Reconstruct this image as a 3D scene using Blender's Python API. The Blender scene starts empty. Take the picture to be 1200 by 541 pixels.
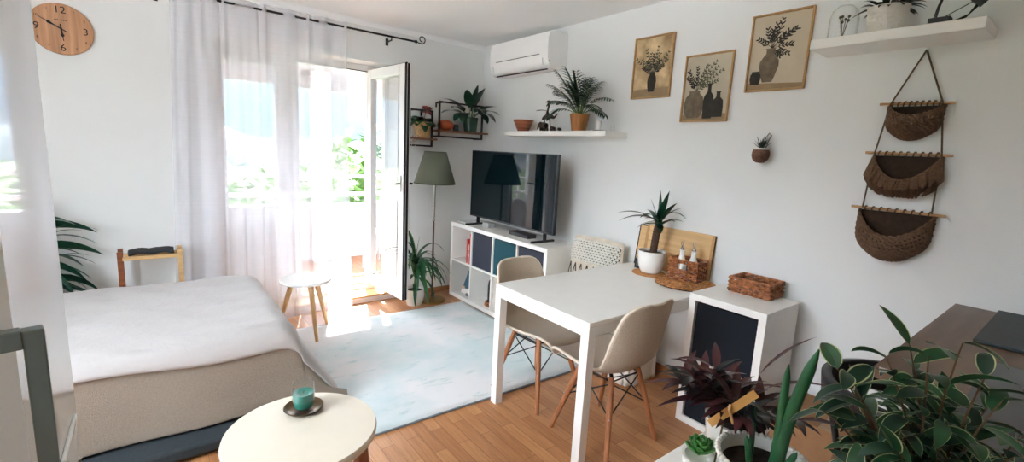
import bpy, bmesh, math, random
from mathutils import Vector, Matrix, Euler
random.seed(7)
PI = math.pi
sc = bpy.context.scene
COL = sc.collection

# ------------------------------------------------------------------ helpers
def S(r, g, b):
    f = lambda c: (c/255/12.92) if c/255 <= .04045 else ((c/255+.055)/1.055)**2.4
    return (f(r), f(g), f(b), 1)

def new_mat(name):
    m = bpy.data.materials.new(name); m.use_nodes = True
    nt = m.node_tree
    for n in list(nt.nodes): nt.nodes.remove(n)
    out = nt.nodes.new('ShaderNodeOutputMaterial')
    return m, nt, out

def mat(name, col, rough=.5, metal=0, var=.12, scale=12, bump=0, bscale=60, spec=.5, col2=None, coat=0, stretch=None, trans=0, ior=1.45, sheen=0):
    m, nt, out = new_mat(name)
    p = nt.nodes.new('ShaderNodeBsdfPrincipled')
    nt.links.new(p.outputs[0], out.inputs[0])
    p.inputs['Roughness'].default_value = rough; p.inputs['Metallic'].default_value = metal
    p.inputs['Specular IOR Level'].default_value = spec; p.inputs['IOR'].default_value = ior
    p.inputs['Coat Weight'].default_value = coat; p.inputs['Transmission Weight'].default_value = trans
    p.inputs['Sheen Weight'].default_value = sheen
    tc = nt.nodes.new('ShaderNodeTexCoord'); src = tc.outputs['Object']
    if stretch:
        mp = nt.nodes.new('ShaderNodeMapping'); mp.inputs['Scale'].default_value = stretch
        nt.links.new(src, mp.inputs[0]); src = mp.outputs[0]
    nz = nt.nodes.new('ShaderNodeTexNoise'); nz.inputs['Scale'].default_value = scale; nz.inputs['Detail'].default_value = 4
    nt.links.new(src, nz.inputs['Vector'])
    cr = nt.nodes.new('ShaderNodeValToRGB')
    a = [max(0, c*(1-var)) for c in col[:3]]; b = [min(1, c*(1+var)) for c in (col2 or col)[:3]]
    cr.color_ramp.elements[0].color = (*a, 1); cr.color_ramp.elements[1].color = (*b, 1)
    cr.color_ramp.elements[0].position = .3; cr.color_ramp.elements[1].position = .7
    nt.links.new(nz.outputs['Fac'], cr.inputs[0]); nt.links.new(cr.outputs[0], p.inputs['Base Color'])
    if bump:
        n2 = nt.nodes.new('ShaderNodeTexNoise'); n2.inputs['Scale'].default_value = bscale; n2.inputs['Detail'].default_value = 3
        nt.links.new(src, n2.inputs['Vector'])
        bp = nt.nodes.new('ShaderNodeBump'); bp.inputs['Strength'].default_value = bump; bp.inputs['Distance'].default_value = .01
        nt.links.new(n2.outputs['Fac'], bp.inputs['Height']); nt.links.new(bp.outputs[0], p.inputs['Normal'])
    return m

def glass_mat(name, tint=(1, 1, 1, 1), refl=.08, rough=0.0):
    m, nt, out = new_mat(name)
    t = nt.nodes.new('ShaderNodeBsdfTransparent'); t.inputs[0].default_value = tint
    g = nt.nodes.new('ShaderNodeBsdfGlossy'); g.inputs['Roughness'].default_value = rough
    lw = nt.nodes.new('ShaderNodeLayerWeight'); lw.inputs['Blend'].default_value = .5
    pw = nt.nodes.new('ShaderNodeMath'); pw.operation = 'POWER'; pw.inputs[1].default_value = 3.5
    fr = nt.nodes.new('ShaderNodeMath'); fr.operation = 'MULTIPLY_ADD'; fr.inputs[1].default_value = .7; fr.inputs[2].default_value = .035
    nt.links.new(lw.outputs['Facing'], pw.inputs[0]); nt.links.new(pw.outputs[0], fr.inputs[0])
    mx = nt.nodes.new('ShaderNodeMixShader')
    nt.links.new(fr.outputs[0], mx.inputs[0]); nt.links.new(t.outputs[0], mx.inputs[1]); nt.links.new(g.outputs[0], mx.inputs[2])
    nt.links.new(mx.outputs[0], out.inputs[0])
    return m

def wood_mat(name, c1, c2, rough=.45, scale=3, stretch=(1, 12, 12), coat=0, bump=.05):
    return mat(name, c1, rough, var=.05, scale=scale, col2=c2, stretch=stretch, coat=coat, bump=bump, bscale=scale*3)

class G:
    """collects shapes in one mesh"""
    def __init__(s): s.bm = bmesh.new(); s.mi = 0
    def _f(s, vs):
        try:
            f = s.bm.faces.new(vs); f.material_index = s.mi; return f
        except ValueError: return None
    def box(s, x0, x1, y0, y1, z0, z1, M=None):
        v = [Vector((x, y, z)) for x in (x0, x1) for y in (y0, y1) for z in (z0, z1)]
        if M is not None: v = [M @ p for p in v]
        v = [s.bm.verts.new(p) for p in v]
        for q in ((0, 1, 3, 2), (4, 6, 7, 5), (0, 4, 5, 1), (2, 3, 7, 6), (0, 2, 6, 4), (1, 5, 7, 3)): s._f([v[i] for i in q])
        return s
    def bar(s, a, b, w, h=None, up=(0, 0, 1)):
        """rectangular bar from a to b"""
        a, b = Vector(a), Vector(b); h = h or w; d = (b-a).normalized(); u = Vector(up)
        if abs(d.dot(u)) > .95: u = Vector((0, 1, 0))
        x = d.cross(u).normalized(); u = x.cross(d)
        r = []
        for p in (a, b): r.append([s.bm.verts.new(p + x*(w/2*i)+u*(h/2*j)) for i, j in ((-1, -1), (1, -1), (1, 1), (-1, 1))])
        for i in range(4): s._f([r[0][i], r[0][(i+1) % 4], r[1][(i+1) % 4], r[1][i]])
        s._f(r[0][::-1]); s._f(r[1]); return s
    def tube(s, pts, r, seg=8, cap=True, closed=False):
        pts = [Vector(p) for p in pts]; n = len(pts)
        rr = r if isinstance(r, (list, tuple)) else [r]*n
        rings = []; prev = None
        for i, p in enumerate(pts):
            if closed: t = pts[(i+1) % n]-pts[i-1]
            else: t = pts[min(i+1, n-1)]-pts[max(i-1, 0)]
            if t.length < 1e-9: t = Vector((0, 0, 1))
            t.normalize()
            if prev is None:
                u = Vector((0, 0, 1)) if abs(t.z) < .9 else Vector((1, 0, 0))
                x = t.cross(u).normalized()
            else:
                x = prev-t*prev.dot(t)
                if x.length < 1e-6: x = t.orthogonal()
                x.normalize()
            prev = x; y = t.cross(x)
            rings.append([s.bm.verts.new(p+(x*math.cos(2*PI*k/seg)+y*math.sin(2*PI*k/seg))*rr[i]) for k in range(seg)])
        m = n if closed else n-1
        for i in range(m):
            A, B = rings[i], rings[(i+1) % n]
            for k in range(seg): s._f([A[k], A[(k+1) % seg], B[(k+1) % seg], B[k]])
        if cap and not closed: s._f(rings[0][::-1]); s._f(rings[-1])
        return s
    def cyl(s, a, b, r, r2=None, seg=16): return s.tube([a, b], [r, r if r2 is None else r2], seg)
    def lathe(s, prof, c=(0, 0, 0), seg=32, sx=1, sy=1, cap0=True, cap1=True):
        c = Vector(c); rings = []
        for r, z in prof:
            if r < 1e-6: rings.append([s.bm.verts.new(c+Vector((0, 0, z)))])
            else: rings.append([s.bm.verts.new(c+Vector((r*sx*math.cos(2*PI*k/seg), r*sy*math.sin(2*PI*k/seg), z))) for k in range(seg)])
        for A, B in zip(rings, rings[1:]):
            for k in range(seg):
                k2 = (k+1) % seg
                if len(A) == 1 and len(B) == 1: continue
                if len(A) == 1: s._f([A[0], B[k2], B[k]])
                elif len(B) == 1: s._f([A[k], A[k2], B[0]])
                else: s._f([A[k], A[k2], B[k2], B[k]])
        if cap0 and len(rings[0]) > 1: s._f(rings[0][::-1])
        if cap1 and len(rings[-1]) > 1: s._f(rings[-1])
        return s
    def sheet(s, f, nu, nv, wrapu=False):
        g = [[s.bm.verts.new(f(i/nu, j/nv)) for j in range(nv+1)] for i in range(nu if wrapu else nu+1)]
        for i in range(nu):
            A = g[i]; B = g[(i+1) % len(g)]
            for j in range(nv): s._f([A[j], B[j], B[j+1], A[j+1]])
        return s
    def poly(s, pts, z):
        s._f([s.bm.verts.new((p[0], p[1], z)) for p in pts]); return s
    def prism(s, pts, z0, z1, M=None):
        T = (lambda p: M @ Vector(p)) if M is not None else Vector
        a = [s.bm.verts.new(T((x, y, z0))) for x, y in pts]; b = [s.bm.verts.new(T((x, y, z1))) for x, y in pts]
        n = len(pts)
        for i in range(n): s._f([a[i], a[(i+1) % n], b[(i+1) % n], b[i]])
        s._f(a[::-1]); s._f(b); return s
    def leaf(s, p, d, L, W, droop=.6, n=8, kind='lance', fold=.25, edge=None, edge_w=.8, roll=0):
        p = Vector(p); d = Vector(d).normalized(); st = L/n; rows = []
        base_mi = s.mi
        for i in range(n+1):
            t = i/n
            if kind == 'lance': w = math.sin(PI*min(1, t**.75))**.9
            elif kind == 'ovate': w = math.sin(PI*t**.8)**.75 if 0 < t < 1 else 0
            elif kind == 'strap': w = min(1, t*6+.35)*(1-max(0, t-.55)/.45)**.7 if t < 1 else 0
            else: w = (1-t)**.8*min(1, .5+t*3)
            w = max(w, .02)*W/2
            sd = d.cross(Vector((0, 0, 1)))
            if sd.length < .05: sd = Vector((math.cos(roll*5), math.sin(roll*5), 0))
            sd.normalize(); up = sd.cross(d)
            if roll: R = Matrix.Rotation(roll, 3, d); sd = R @ sd; up = R @ up
            us = (-1, -edge_w, 0, edge_w, 1) if edge is not None else (-1, 0, 1)
            rows.append([s.bm.verts.new(p+sd*(u*w)+up*(abs(u)*fold*w)) for u in us])
            d = d+Vector((0, 0, -1))*(droop/n); d.normalize(); p = p+d*st
        m = len(rows[0])-1
        for A, B in zip(rows, rows[1:]):
            for k in range(m):
                s.mi = edge if (edge is not None and k in (0, m-1)) else base_mi
                s._f([A[k], A[k+1], B[k+1], B[k]])
        s.mi = base_mi
        return s
    def ball(s, c, r, seg=16, rings=10, sx=1, sy=1, sz=1):
        return s.lathe([(r*math.sin(PI*i/rings), -r*sz*math.cos(PI*i/rings)) for i in range(rings+1)], c, seg, sx, sy)
    def make(s, name, mats, parent=None, smooth=35, bevel=0, seg=2, solid=0, sub=0, normals=True, loc=None):
        if normals: bmesh.ops.recalc_face_normals(s.bm, faces=s.bm.faces)
        me = bpy.data.meshes.new(name); s.bm.to_mesh(me); s.bm.free()
        for m in (mats if isinstance(mats, (list, tuple)) else [mats]): me.materials.append(m)
        if smooth:
            for f in me.polygons: f.use_smooth = True
            me.set_sharp_from_angle(angle=math.radians(smooth))
        o = bpy.data.objects.new(name, me); COL.objects.link(o)
        if parent: o.parent = parent
        if loc: o.location = loc
        if solid:
            md = o.modifiers.new('s', 'SOLIDIFY'); md.thickness = solid; md.offset = 0
        if bevel:
            md = o.modifiers.new('b', 'BEVEL'); md.width = bevel; md.segments = seg; md.limit_method = 'ANGLE'; md.angle_limit = math.radians(40)
        if sub:
            md = o.modifiers.new('u', 'SUBSURF'); md.levels = sub; md.render_levels = sub
        return o

def tag(o, label=None, cat=None, group=None, kind=None):
    if label: o['label'] = label
    if cat: o['category'] = cat
    if group: o['group'] = group
    if kind: o['kind'] = kind
    return o

def thing(name, label, cat, loc=(0, 0, 0), rot=(0, 0, 0), group=None):
    o = bpy.data.objects.new(name, None); COL.objects.link(o); o.empty_display_size = .05
    o.location = loc; o.rotation_euler = rot
    return tag(o, label, cat, group)

def struct(g, name, m, **k):
    return tag(g.make(name, m, **k), kind='structure')

def copy_thing(o, loc, rot, label):
    r = o.copy(); COL.objects.link(r); r.location = loc; r.rotation_euler = rot; r['label'] = label
    for c in o.children:
        n = c.copy(); COL.objects.link(n); n.parent = r
        for d in c.children:
            e = d.copy(); COL.objects.link(e); e.parent = n
    return r

def text(txt, size, m, parent, name, loc, depth=.001):
    c = bpy.data.curves.new(name, 'FONT'); c.body = txt; c.size = size; c.align_x = 'CENTER'; c.align_y = 'CENTER'; c.extrude = depth
    c.materials.append(m)
    tmp = bpy.data.objects.new(name+'_tmp', c); me = bpy.data.meshes.new_from_object(tmp); bpy.data.objects.remove(tmp)
    me.name = name; o = bpy.data.objects.new(name, me); COL.objects.link(o); o.parent = parent; o.location = loc
    return o

RIGHT_ROT = Matrix(((0, 0, -1), (-1, 0, 0), (0, 1, 0))).to_euler()   # local x = along the wall to the viewer's right, y = up, z = out of the right wall
BACK_ROT = (PI/2, 0, 0)

# ------------------------------------------------------------------ dimensions
XR, YB, HC = 2.827, 4.209, 2.557
XL, YF = -1.75, -1.6

# ------------------------------------------------------------------ materials
m_wall = mat('wall_paint', S(229, 231, 229), .85, var=.012, scale=3, bump=.12, bscale=220)
m_ceil = mat('ceiling_paint', S(244, 245, 244), .9, var=.01, scale=2, bump=.05, bscale=150)
m_white = mat('white_lacquer', S(236, 235, 230), .35, var=.015)
m_whitep = mat('white_plastic', S(240, 240, 238), .3, var=.01)
m_gloss = mat('gloss_white', S(226, 230, 230), .06, var=.01, spec=.7, coat=.6)
m_pvc = mat('white_pvc', S(240, 240, 240), .3, var=.01)
m_black = mat('black_metal', S(22, 22, 24), .45, var=.2)
m_rubber = mat('black_rubber', S(18, 18, 20), .7)
m_glass = glass_mat('clear_glass')
m_steel = mat('steel', S(190, 188, 182), .25, 1, var=.05)
m_brass = mat('aged_brass', S(150, 120, 70), .35, 1, var=.15)
m_soil = mat('soil', S(45, 32, 25), .95, var=.4, scale=80, bump=.6, bscale=120)
m_oak = wood_mat('oak', S(196, 158, 108), S(214, 176, 124))
m_beech = wood_mat('beech', S(205, 160, 108), S(222, 180, 128), stretch=(12, 12, 1))
m_walnut = wood_mat('walnut', S(112, 62, 36), S(150, 86, 50), .4)
m_legwood = wood_mat('dowel_beech', S(150, 96, 62), S(176, 116, 78), .4, stretch=(14, 14, 1))
m_dwood = mat('dark_carved_wood', S(48, 28, 20), .4, var=.25, scale=30)
m_leaf = mat('deep_leaf', S(36, 84, 50), .4, var=.35, scale=25, spec=.5)
m_leaf2 = mat('dark_glossy_leaf', S(20, 62, 44), .3, var=.35, scale=20, spec=.6)
m_leaf3 = mat('fresh_leaf', S(70, 118, 58), .42, var=.3, scale=25)
m_stem = mat('green_stem', S(92, 120, 64), .5, var=.2)
m_twig = mat('twig', S(92, 70, 46), .7, var=.25)
m_cream = mat('cream_leaf_edge', S(178, 186, 136), .45, var=.12, scale=40)
m_ceramic = mat('white_ceramic', S(236, 234, 228), .18, var=.02, coat=.3)
m_wick = mat('wicker_weave', S(120, 70, 40), .5, var=.5, scale=45, col2=S(168, 106, 64))
m_wickd = mat('wicker_core', S(48, 26, 16), .8, var=.3)
m_jute = mat('jute', S(106, 80, 60), .85, var=.3, scale=90, bump=.6, bscale=260)
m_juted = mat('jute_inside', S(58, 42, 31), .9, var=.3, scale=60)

def floor_material():
    m, nt, out = new_mat('parquet')
    p = nt.nodes.new('ShaderNodeBsdfPrincipled'); nt.links.new(p.outputs[0], out.inputs[0])
    tc = nt.nodes.new('ShaderNodeTexCoord'); mp = nt.nodes.new('ShaderNodeMapping')
    mp.inputs['Rotation'].default_value = (0, 0, PI/2)
    nt.links.new(tc.outputs['Object'], mp.inputs[0])
    br = nt.nodes.new('ShaderNodeTexBrick')
    br.inputs['Color1'].default_value = S(178, 122, 78); br.inputs['Color2'].default_value = S(206, 152, 104)
    br.inputs['Mortar'].default_value = S(120, 76, 46)
    br.inputs['Scale'].default_value = 1; br.inputs['Mortar Size'].default_value = .0012; br.inputs['Mortar Smooth'].default_value = .3
    br.inputs['Brick Width'].default_value = .46; br.inputs['Row Height'].default_value = .069; br.offset = .37; br.offset_frequency = 2
    br.inputs['Bias'].default_value = -.1
    nt.links.new(mp.outputs[0], br.inputs['Vector'])
    m2 = nt.nodes.new('ShaderNodeMapping'); m2.inputs['Scale'].default_value = (26, 1.6, 1)
    nt.links.new(tc.outputs['Object'], m2.inputs[0])
    nz = nt.nodes.new('ShaderNodeTexNoise'); nz.inputs['Scale'].default_value = 3; nz.inputs['Detail'].default_value = 6
    nt.links.new(m2.outputs[0], nz.inputs['Vector'])
    mx = nt.nodes.new('ShaderNodeMix'); mx.data_type = 'RGBA'; mx.blend_type = 'MULTIPLY'
    cr = nt.nodes.new('ShaderNodeValToRGB'); cr.color_ramp.elements[0].color = (.72, .66, .6, 1); cr.color_ramp.elements[1].color = (1, 1, 1, 1)
    cr.color_ramp.elements[0].position = .3; cr.color_ramp.elements[1].position = .62
    nt.links.new(nz.outputs['Fac'], cr.inputs[0])
    mx.inputs['Factor'].default_value = .8
    nt.links.new(br.outputs['Color'], mx.inputs['A']); nt.links.new(cr.outputs[0], mx.inputs['B'])
    nt.links.new(mx.outputs['Result'], p.inputs['Base Color'])
    p.inputs['Roughness'].default_value = .38
    return m

def rug_material():
    m, nt, out = new_mat('rug_pile')
    p = nt.nodes.new('ShaderNodeBsdfPrincipled'); nt.links.new(p.outputs[0], out.inputs[0])
    p.inputs['Roughness'].default_value = .95; p.inputs['Sheen Weight'].default_value = .3
    tc = nt.nodes.new('ShaderNodeTexCoord')
    def noise(scale, detail, stretch=(1, 1, 1), rough=.6):
        mp = nt.nodes.new('ShaderNodeMapping'); mp.inputs['Scale'].default_value = stretch
        nt.links.new(tc.outputs['Object'], mp.inputs[0])
        n = nt.nodes.new('ShaderNodeTexNoise'); n.inputs['Scale'].default_value = scale; n.inputs['Detail'].default_value = detail; n.inputs['Roughness'].default_value = rough
        nt.links.new(mp.outputs[0], n.inputs['Vector']); return n.outputs['Fac']
    def ramp(src, a, b, c0, c1):
        r = nt.nodes.new('ShaderNodeValToRGB'); r.color_ramp.elements[0].position = a; r.color_ramp.elements[1].position = b
        r.color_ramp.elements[0].color = c0; r.color_ramp.elements[1].color = c1
        nt.links.new(src, r.inputs[0]); return r.outputs[0]
    def mix(f, a, b):
        x = nt.nodes.new('ShaderNodeMix'); x.data_type = 'RGBA'
        nt.links.new(f, x.inputs['Factor'])
        for s_, v in (('A', a), ('B', b)):
            if isinstance(v, tuple): x.inputs[s_].default_value = v
            else: nt.links.new(v, x.inputs[s_])
        return x.outputs['Result']
    K, W_ = (0, 0, 0, 1), (1, 1, 1, 1)
    big = ramp(noise(1.7, 3), .42, .62, K, W_)
    base = mix(big, S(226, 226, 226), S(200, 216, 216))
    st = ramp(noise(3.2, 6, (1, 3.4, 1), .75), .56, .7, K, W_)
    c = mix(st, base, S(170, 198, 198))
    sp = ramp(noise(7, 8, (1, 2.2, 1), .8), .63, .7, K, W_)
    c = mix(sp, c, S(150, 160, 166))
    nt.links.new(c, p.inputs['Base Color'])
    b = nt.nodes.new('ShaderNodeBump'); b.inputs['Strength'].default_value = .5; b.inputs['Distance'].default_value = .008
    nt.links.new(noise(260, 2), b.inputs['Height']); nt.links.new(b.outputs[0], p.inputs['Normal'])
    return m

def sheer_material():
    m, nt, out = new_mat('sheer_voile')
    t = nt.nodes.new('ShaderNodeBsdfTransparent'); t.inputs[0].default_value = (.97, .97, 1, 1)
    tl = nt.nodes.new('ShaderNodeBsdfTranslucent'); tl.inputs[0].default_value = (.60, .595, .62, 1)
    df = nt.nodes.new('ShaderNodeBsdfDiffuse'); df.inputs[0].default_value = (.97, .96, .98, 1)
    a = nt.nodes.new('ShaderNodeMixShader'); a.inputs[0].default_value = .5
    nt.links.new(tl.outputs[0], a.inputs[1]); nt.links.new(df.outputs[0], a.inputs[2])
    tc = nt.nodes.new('ShaderNodeTexCoord'); mp = nt.nodes.new('ShaderNodeMapping'); mp.inputs['Scale'].default_value = (2, 2, 160)
    nt.links.new(tc.outputs['Object'], mp.inputs[0])
    nz = nt.nodes.new('ShaderNodeTexNoise'); nz.inputs['Scale'].default_value = 1; nz.inputs['Detail'].default_value = 2
    nt.links.new(mp.outputs[0], nz.inputs['Vector'])
    mr = nt.nodes.new('ShaderNodeMapRange'); mr.inputs['To Min'].default_value = .43; mr.inputs['To Max'].default_value = .48
    nt.links.new(nz.outputs['Fac'], mr.inputs['Value'])
    b = nt.nodes.new('ShaderNodeMixShader'); nt.links.new(mr.outputs[0], b.inputs[0])
    nt.links.new(t.outputs[0], b.inputs[1]); nt.links.new(a.outputs[0], b.inputs[2])
    nt.links.new(b.outputs[0], out.inputs[0])
    return m

# ------------------------------------------------------------------ room shell
OX0, OX1, OZ = .37, 1.875, 2.225          # opening in the back wall
struct(G().box(XL-.2, XR+.2, YF-.2, YB, -.12, 0), 'floor', floor_material(), smooth=0)
struct(G().box(XL-.2, XR+.2, YF-.2, YB+.3, HC, HC+.15), 'ceiling', m_ceil, smooth=0)
struct(G().box(XR, XR+.2, YF-.2, YB+.3, -.12, HC), 'wall_right', m_wall, smooth=0)
# side wall above the bed with an unseen window added as fill light
lw0, lw1, lz0, lz1 = .6, 2.3, .9, 2.45
g = G()
g.box(XL-.2, XL, YF-.2, lw0, -.12, HC); g.box(XL-.2, XL, lw1, YB+.3, -.12, HC); g.box(XL-.2, XL, lw0, lw1, -.12, lz0); g.box(XL-.2, XL, lw0, lw1, lz1, HC)
struct(g, 'wall_left', m_wall, smooth=0)
g = G()
for a in ((lw0, lw0+.05), (lw1-.05, lw1), (1.15, 1.2), (1.95, 2.0)): g.box(XL-.14, XL-.08, *a, lz0, lz1)
g.box(XL-.14, XL-.08, lw0, lw1, lz0, lz0+.05); g.box(XL-.14, XL-.08, lw0, lw1, lz1-.05, lz1)
struct(g, 'added_fill_window', m_pvc, smooth=0)
g = G()
g.box(XL, OX0, YB, YB+.3, -.12, HC); g.box(OX1, XR, YB, YB+.3, -.12, HC); g.box(OX0, OX1, YB, YB+.3, OZ, HC)
struct(g, 'wall_back', m_wall, smooth=0)
struct(G().box(XL-.2, XR+.2, YF-.2, YF, -.12, HC), 'wall_front', m_wall, smooth=0)
# soft cove along the ceiling, low baseboards
cove = [(0, 0), (.035, 0), (.022, -.008), (.01, -.02), (0, -.04)]
Mx = Matrix(((0, 0, 1, 0), (-1, 0, 0, YB), (0, 1, 0, HC), (0, 0, 0, 1)))
struct(G().prism(cove, XL, XR, Mx), 'trim_1', m_ceil)
m_base = mat('oak_baseboard', S(170, 118, 78), .5, var=.15)
struct(G().box(XR-.014, XR, YF, YB-.016, 0, .05), 'baseboard_right', m_base, bevel=.003)
g = G().box(XL, OX0-.02, YB-.014, YB, 0, .05); g.box(OX1+.02, XR, YB-.014, YB, 0, .05)
struct(g, 'baseboard_back', m_base, bevel=.003)
# raised balcony sill
m_sill = wood_mat('sill_oak', S(206, 160, 112), S(222, 180, 130), stretch=(1, 10, 10))
struct(G().box(OX0, OX1, YB+.002, YB+.24, -.1, .045), 'trim_2', m_pvc, bevel=.004)
struct(G().box(OX0, OX1, YB+.004, YB+.24, .045, .062), 'trim_3', m_sill, bevel=.003)

# window beside the balcony door
wy0, wy1 = 4.43, 4.50
def frame_rect(g, x0, x1, z0, z1, t, y0=wy0, y1=wy1, tb=None):
    tb = t if tb is None else tb
    g.box(x0, x0+t, y0, y1, z0, z1); g.box(x1-t, x1, y0, y1, z0, z1)
    g.box(x0+t, x1-t, y0, y1, z1-t, z1); g.box(x0+t, x1-t, y0, y1, z0, z0+tb)
w1 = G(); frame_rect(w1, OX0, 1.0, .06, OZ, .06); w1.box(OX0+.06, .94, wy0, wy1, .78, .86); w1.box(OX0+.06, .94, wy0+.02, wy1-.02, .12, .78)
frame_rect(w1, OX0+.06, .94, .86, OZ-.06, .07, wy0-.015, wy1-.02)
w1 = struct(w1, 'window_1', m_pvc, smooth=0, bevel=.004)
pane = G().box(OX0+.13, .87, 4.46, 4.466, .93, OZ-.13).make('window_pane', m_glass, w1, smooth=0); pane['kind'] = 'structure'
hd = G(); hd.box(.90, .925, wy0-.03, wy0-.015, 1.13, 1.2); hd.bar((.9125, wy0-.045, 1.165), (.9125, wy0-.045, 1.05), .02, .012)
hd.make('window_handle', m_steel, w1)
# door frame
d1 = G(); frame_rect(d1, 1.0, 1.72, .05, OZ, .055, tb=.035)
d1 = struct(d1, 'door_1', m_pvc, smooth=0, bevel=.004)
G().box(1.056, 1.664, wy0-.006, wy0, 2.164, 2.172).make('door_gasket', m_rubber, d1)['kind'] = 'structure'
w3 = G(); frame_rect(w3, 1.72, OX1, .05, OZ, .035)
w3 = struct(w3, 'window_3', m_pvc, smooth=0, bevel=.003)
G().box(1.755, OX1-.035, 4.46, 4.466, .085, OZ-.035).make('window_pane', m_glass, w3, smooth=0)['kind'] = 'structure'
# open door leaf, hinged on its far edge
LW, LH, LT = .70, 2.06, .065
leaf_ang = math.atan2(3.78-4.455, 1.728-1.668)
leaf = thing('balcony_door_leaf', 'white glazed balcony door leaf standing open into the room', 'door', (1.668, 4.455, .125), (0, 0, leaf_ang))
g = G(); fw = .085
g.box(0, fw, 0, LT, 0, LH); g.box(LW-fw, LW, 0, LT, 0, LH); g.box(fw, LW-fw, 0, LT, LH-fw, LH); g.box(fw, LW-fw, 0, LT, 0, fw+.02)
sash = g.make('door_sash', m_pvc, leaf, smooth=0, bevel=.006)
G().box(fw-.005, LW-fw+.005, .026, .032, fw, LH-fw+.01).make('door_pane', m_glass, leaf, smooth=0)
g = G(); g.box(LW, LW+.012, .004, .016, .0, LH); g.box(LW, LW+.012, .03, .045, .0, LH); g.box(.0, LW, .02, .03, LH, LH+.008)
g.make('seal_strip', m_rubber, leaf, smooth=0)
g = G(); g.box(LW-.06, LW-.03, -.012, 0, .98, 1.12); g.tube([(LW-.045, -.01, 1.05), (LW-.045, -.05, 1.05), (LW-.15, -.052, 1.05)], .009)
g.make('door_handle', m_steel, sash)
g = G(); g.box(LW-.06, LW-.03, LT, LT+.012, .98, 1.12); g.tube([(LW-.045, LT+.01, 1.05), (LW-.045, LT+.05, 1.05), (LW-.15, LT+.052, 1.05)], .009)
g.make('door_handle', m_black, sash)

# ------------------------------------------------------------------ balcony and landscape
m_deck = wood_mat('deck', S(140, 98, 72), S(158, 114, 86), .7, stretch=(12, 1, 1))
m_render = mat('white_render', S(176, 174, 178), .8, var=.02)
struct(G().box(-1.5, 4.2, 4.51, 6.02, -.1, .03), 'balcony_floor', m_deck, smooth=0)
struct(G().box(-1.5, 4.2, 6.0, 6.08, .03, .74), 'balcony_parapet', m_render, smooth=0, bevel=.006)
struct(G().box(-1.5, 4.2, 4.51, 6.1, 2.32, 2.45).box(-1.5, 4.2, 5.98, 6.1, 2.12, 2.32), 'balcony_roof', m_render, smooth=0)
struct(G().box(-1.62, -1.5, 4.51, 6.1, -.1, 2.45).box(4.2, 4.32, 4.51, 6.1, -.1, 2.45), 'balcony_light_blocker', m_render, smooth=0)  # unseen end walls added to cut the light reaching the parapet
rail = thing('balcony_railing', 'white two bar railing on top of the balcony parapet', 'railing', (1.35, 6.04, .74))
for z in (.115, .345): G().bar((-2.8, 0, z), (2.8, 0, z), .035, .045).make('rail_bar', m_pvc, rail, smooth=0)
for x in (-2.2, -1.1, .95, 2.2): G().bar((x, 0, 0), (x, 0, .37), .04).make('rail_post', m_pvc, rail, smooth=0)
for i, (a, b) in enumerate(((.02, .16), (1.55, 1.77), (2.75, 2.9))):
    struct(G().box(a, b, 5.9, 5.99, .03, 2.32), 'balcony_pillar' + ('' if i == 0 else '.%03d' % i), m_pvc, smooth=0, bevel=.006)
# chair on the balcony
bc = thing('balcony_chair', 'grey metal garden chair standing on the balcony', 'chair', (2.25, 5.35, .03), (0, 0, 2.3))
m_gmet = mat('grey_garden_metal', S(150, 152, 156), .5, var=.05)
G().box(-.22, .22, -.22, .22, .42, .45).make('seat', m_gmet, bc, bevel=.01)
g = G(); g.tube([(-.21, -.22, .45), (-.21, -.27, .86), (.21, -.27, .86), (.21, -.22, .45)], .012)
for x in (-.1, 0, .1): g.tube([(x, -.22, .45), (x, -.27, .86)], .008)
g.make('backrest', m_gmet, bc)
for x in (-.2, .2):
    for y in (-.2, .2): G().cyl((x, y, 0), (x, y, .42), .013).make('leg', m_gmet, bc)
# far hills, field and trees
m_hill = mat('hazy_hill', S(56, 68, 70), 1, var=.2, scale=.03)
g = G()
g.sheet(lambda u, v: Vector((-160+520*u, 190+120*v, -35+math.sin(PI*min(1, v*1.0))**.5*(42+6*math.sin(u*9)+4*math.sin(u*23+1)+1.6*math.sin(u*61)))), 90, 14)
struct(g, 'hills', m_hill)
struct(G().box(-200, 400, 7, 420, -9.2, -9), 'ground', mat('meadow', S(74, 88, 56), 1, var=.25, scale=.2), smooth=0)
m_tree = mat('tree_leaves', S(78, 104, 50), .7, var=.4, scale=3)
def tree(x, y, r, h, label):
    t = thing('garden_tree', label, 'tree', (x, y, -9), group='trees beyond the balcony')
    G().cyl((0, 0, 0), (0, 0, h), .22, .1).make('trunk', m_twig, t)
    g = G(); rnd = random.Random(int(x*31+y))
    for i in range(900):
        a = rnd.uniform(0, 2*PI); b = math.acos(rnd.uniform(-1, 1)); q = r*(.55+.45*rnd.random()**.4)*(1+.25*math.sin(3*a+b*4))
        p = Vector((q*math.sin(b)*math.cos(a), q*math.sin(b)*math.sin(a), h+q*.9*math.cos(b)))
        g.leaf(p, (rnd.uniform(-1, 1), rnd.uniform(-1, 1), rnd.uniform(-.5, .8)), .5*r/2, .3*r/2, .3, 2, 'ovate')
    g.make('crown', m_tree, t, normals=False)
for x, y, r, h, L in ((5.6, 16, 2.4, 8.2, 'leafy green tree seen through the gap of the open balcony door'),
                      (2.2, 21, 2.6, 7.0, 'leafy green tree behind the sheer curtain beyond the balcony rail'),
                      (9.5, 22, 3.0, 8.3, 'leafy green tree seen through the glass of the open door leaf')):
    tree(x, y, r, h, L)

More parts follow.
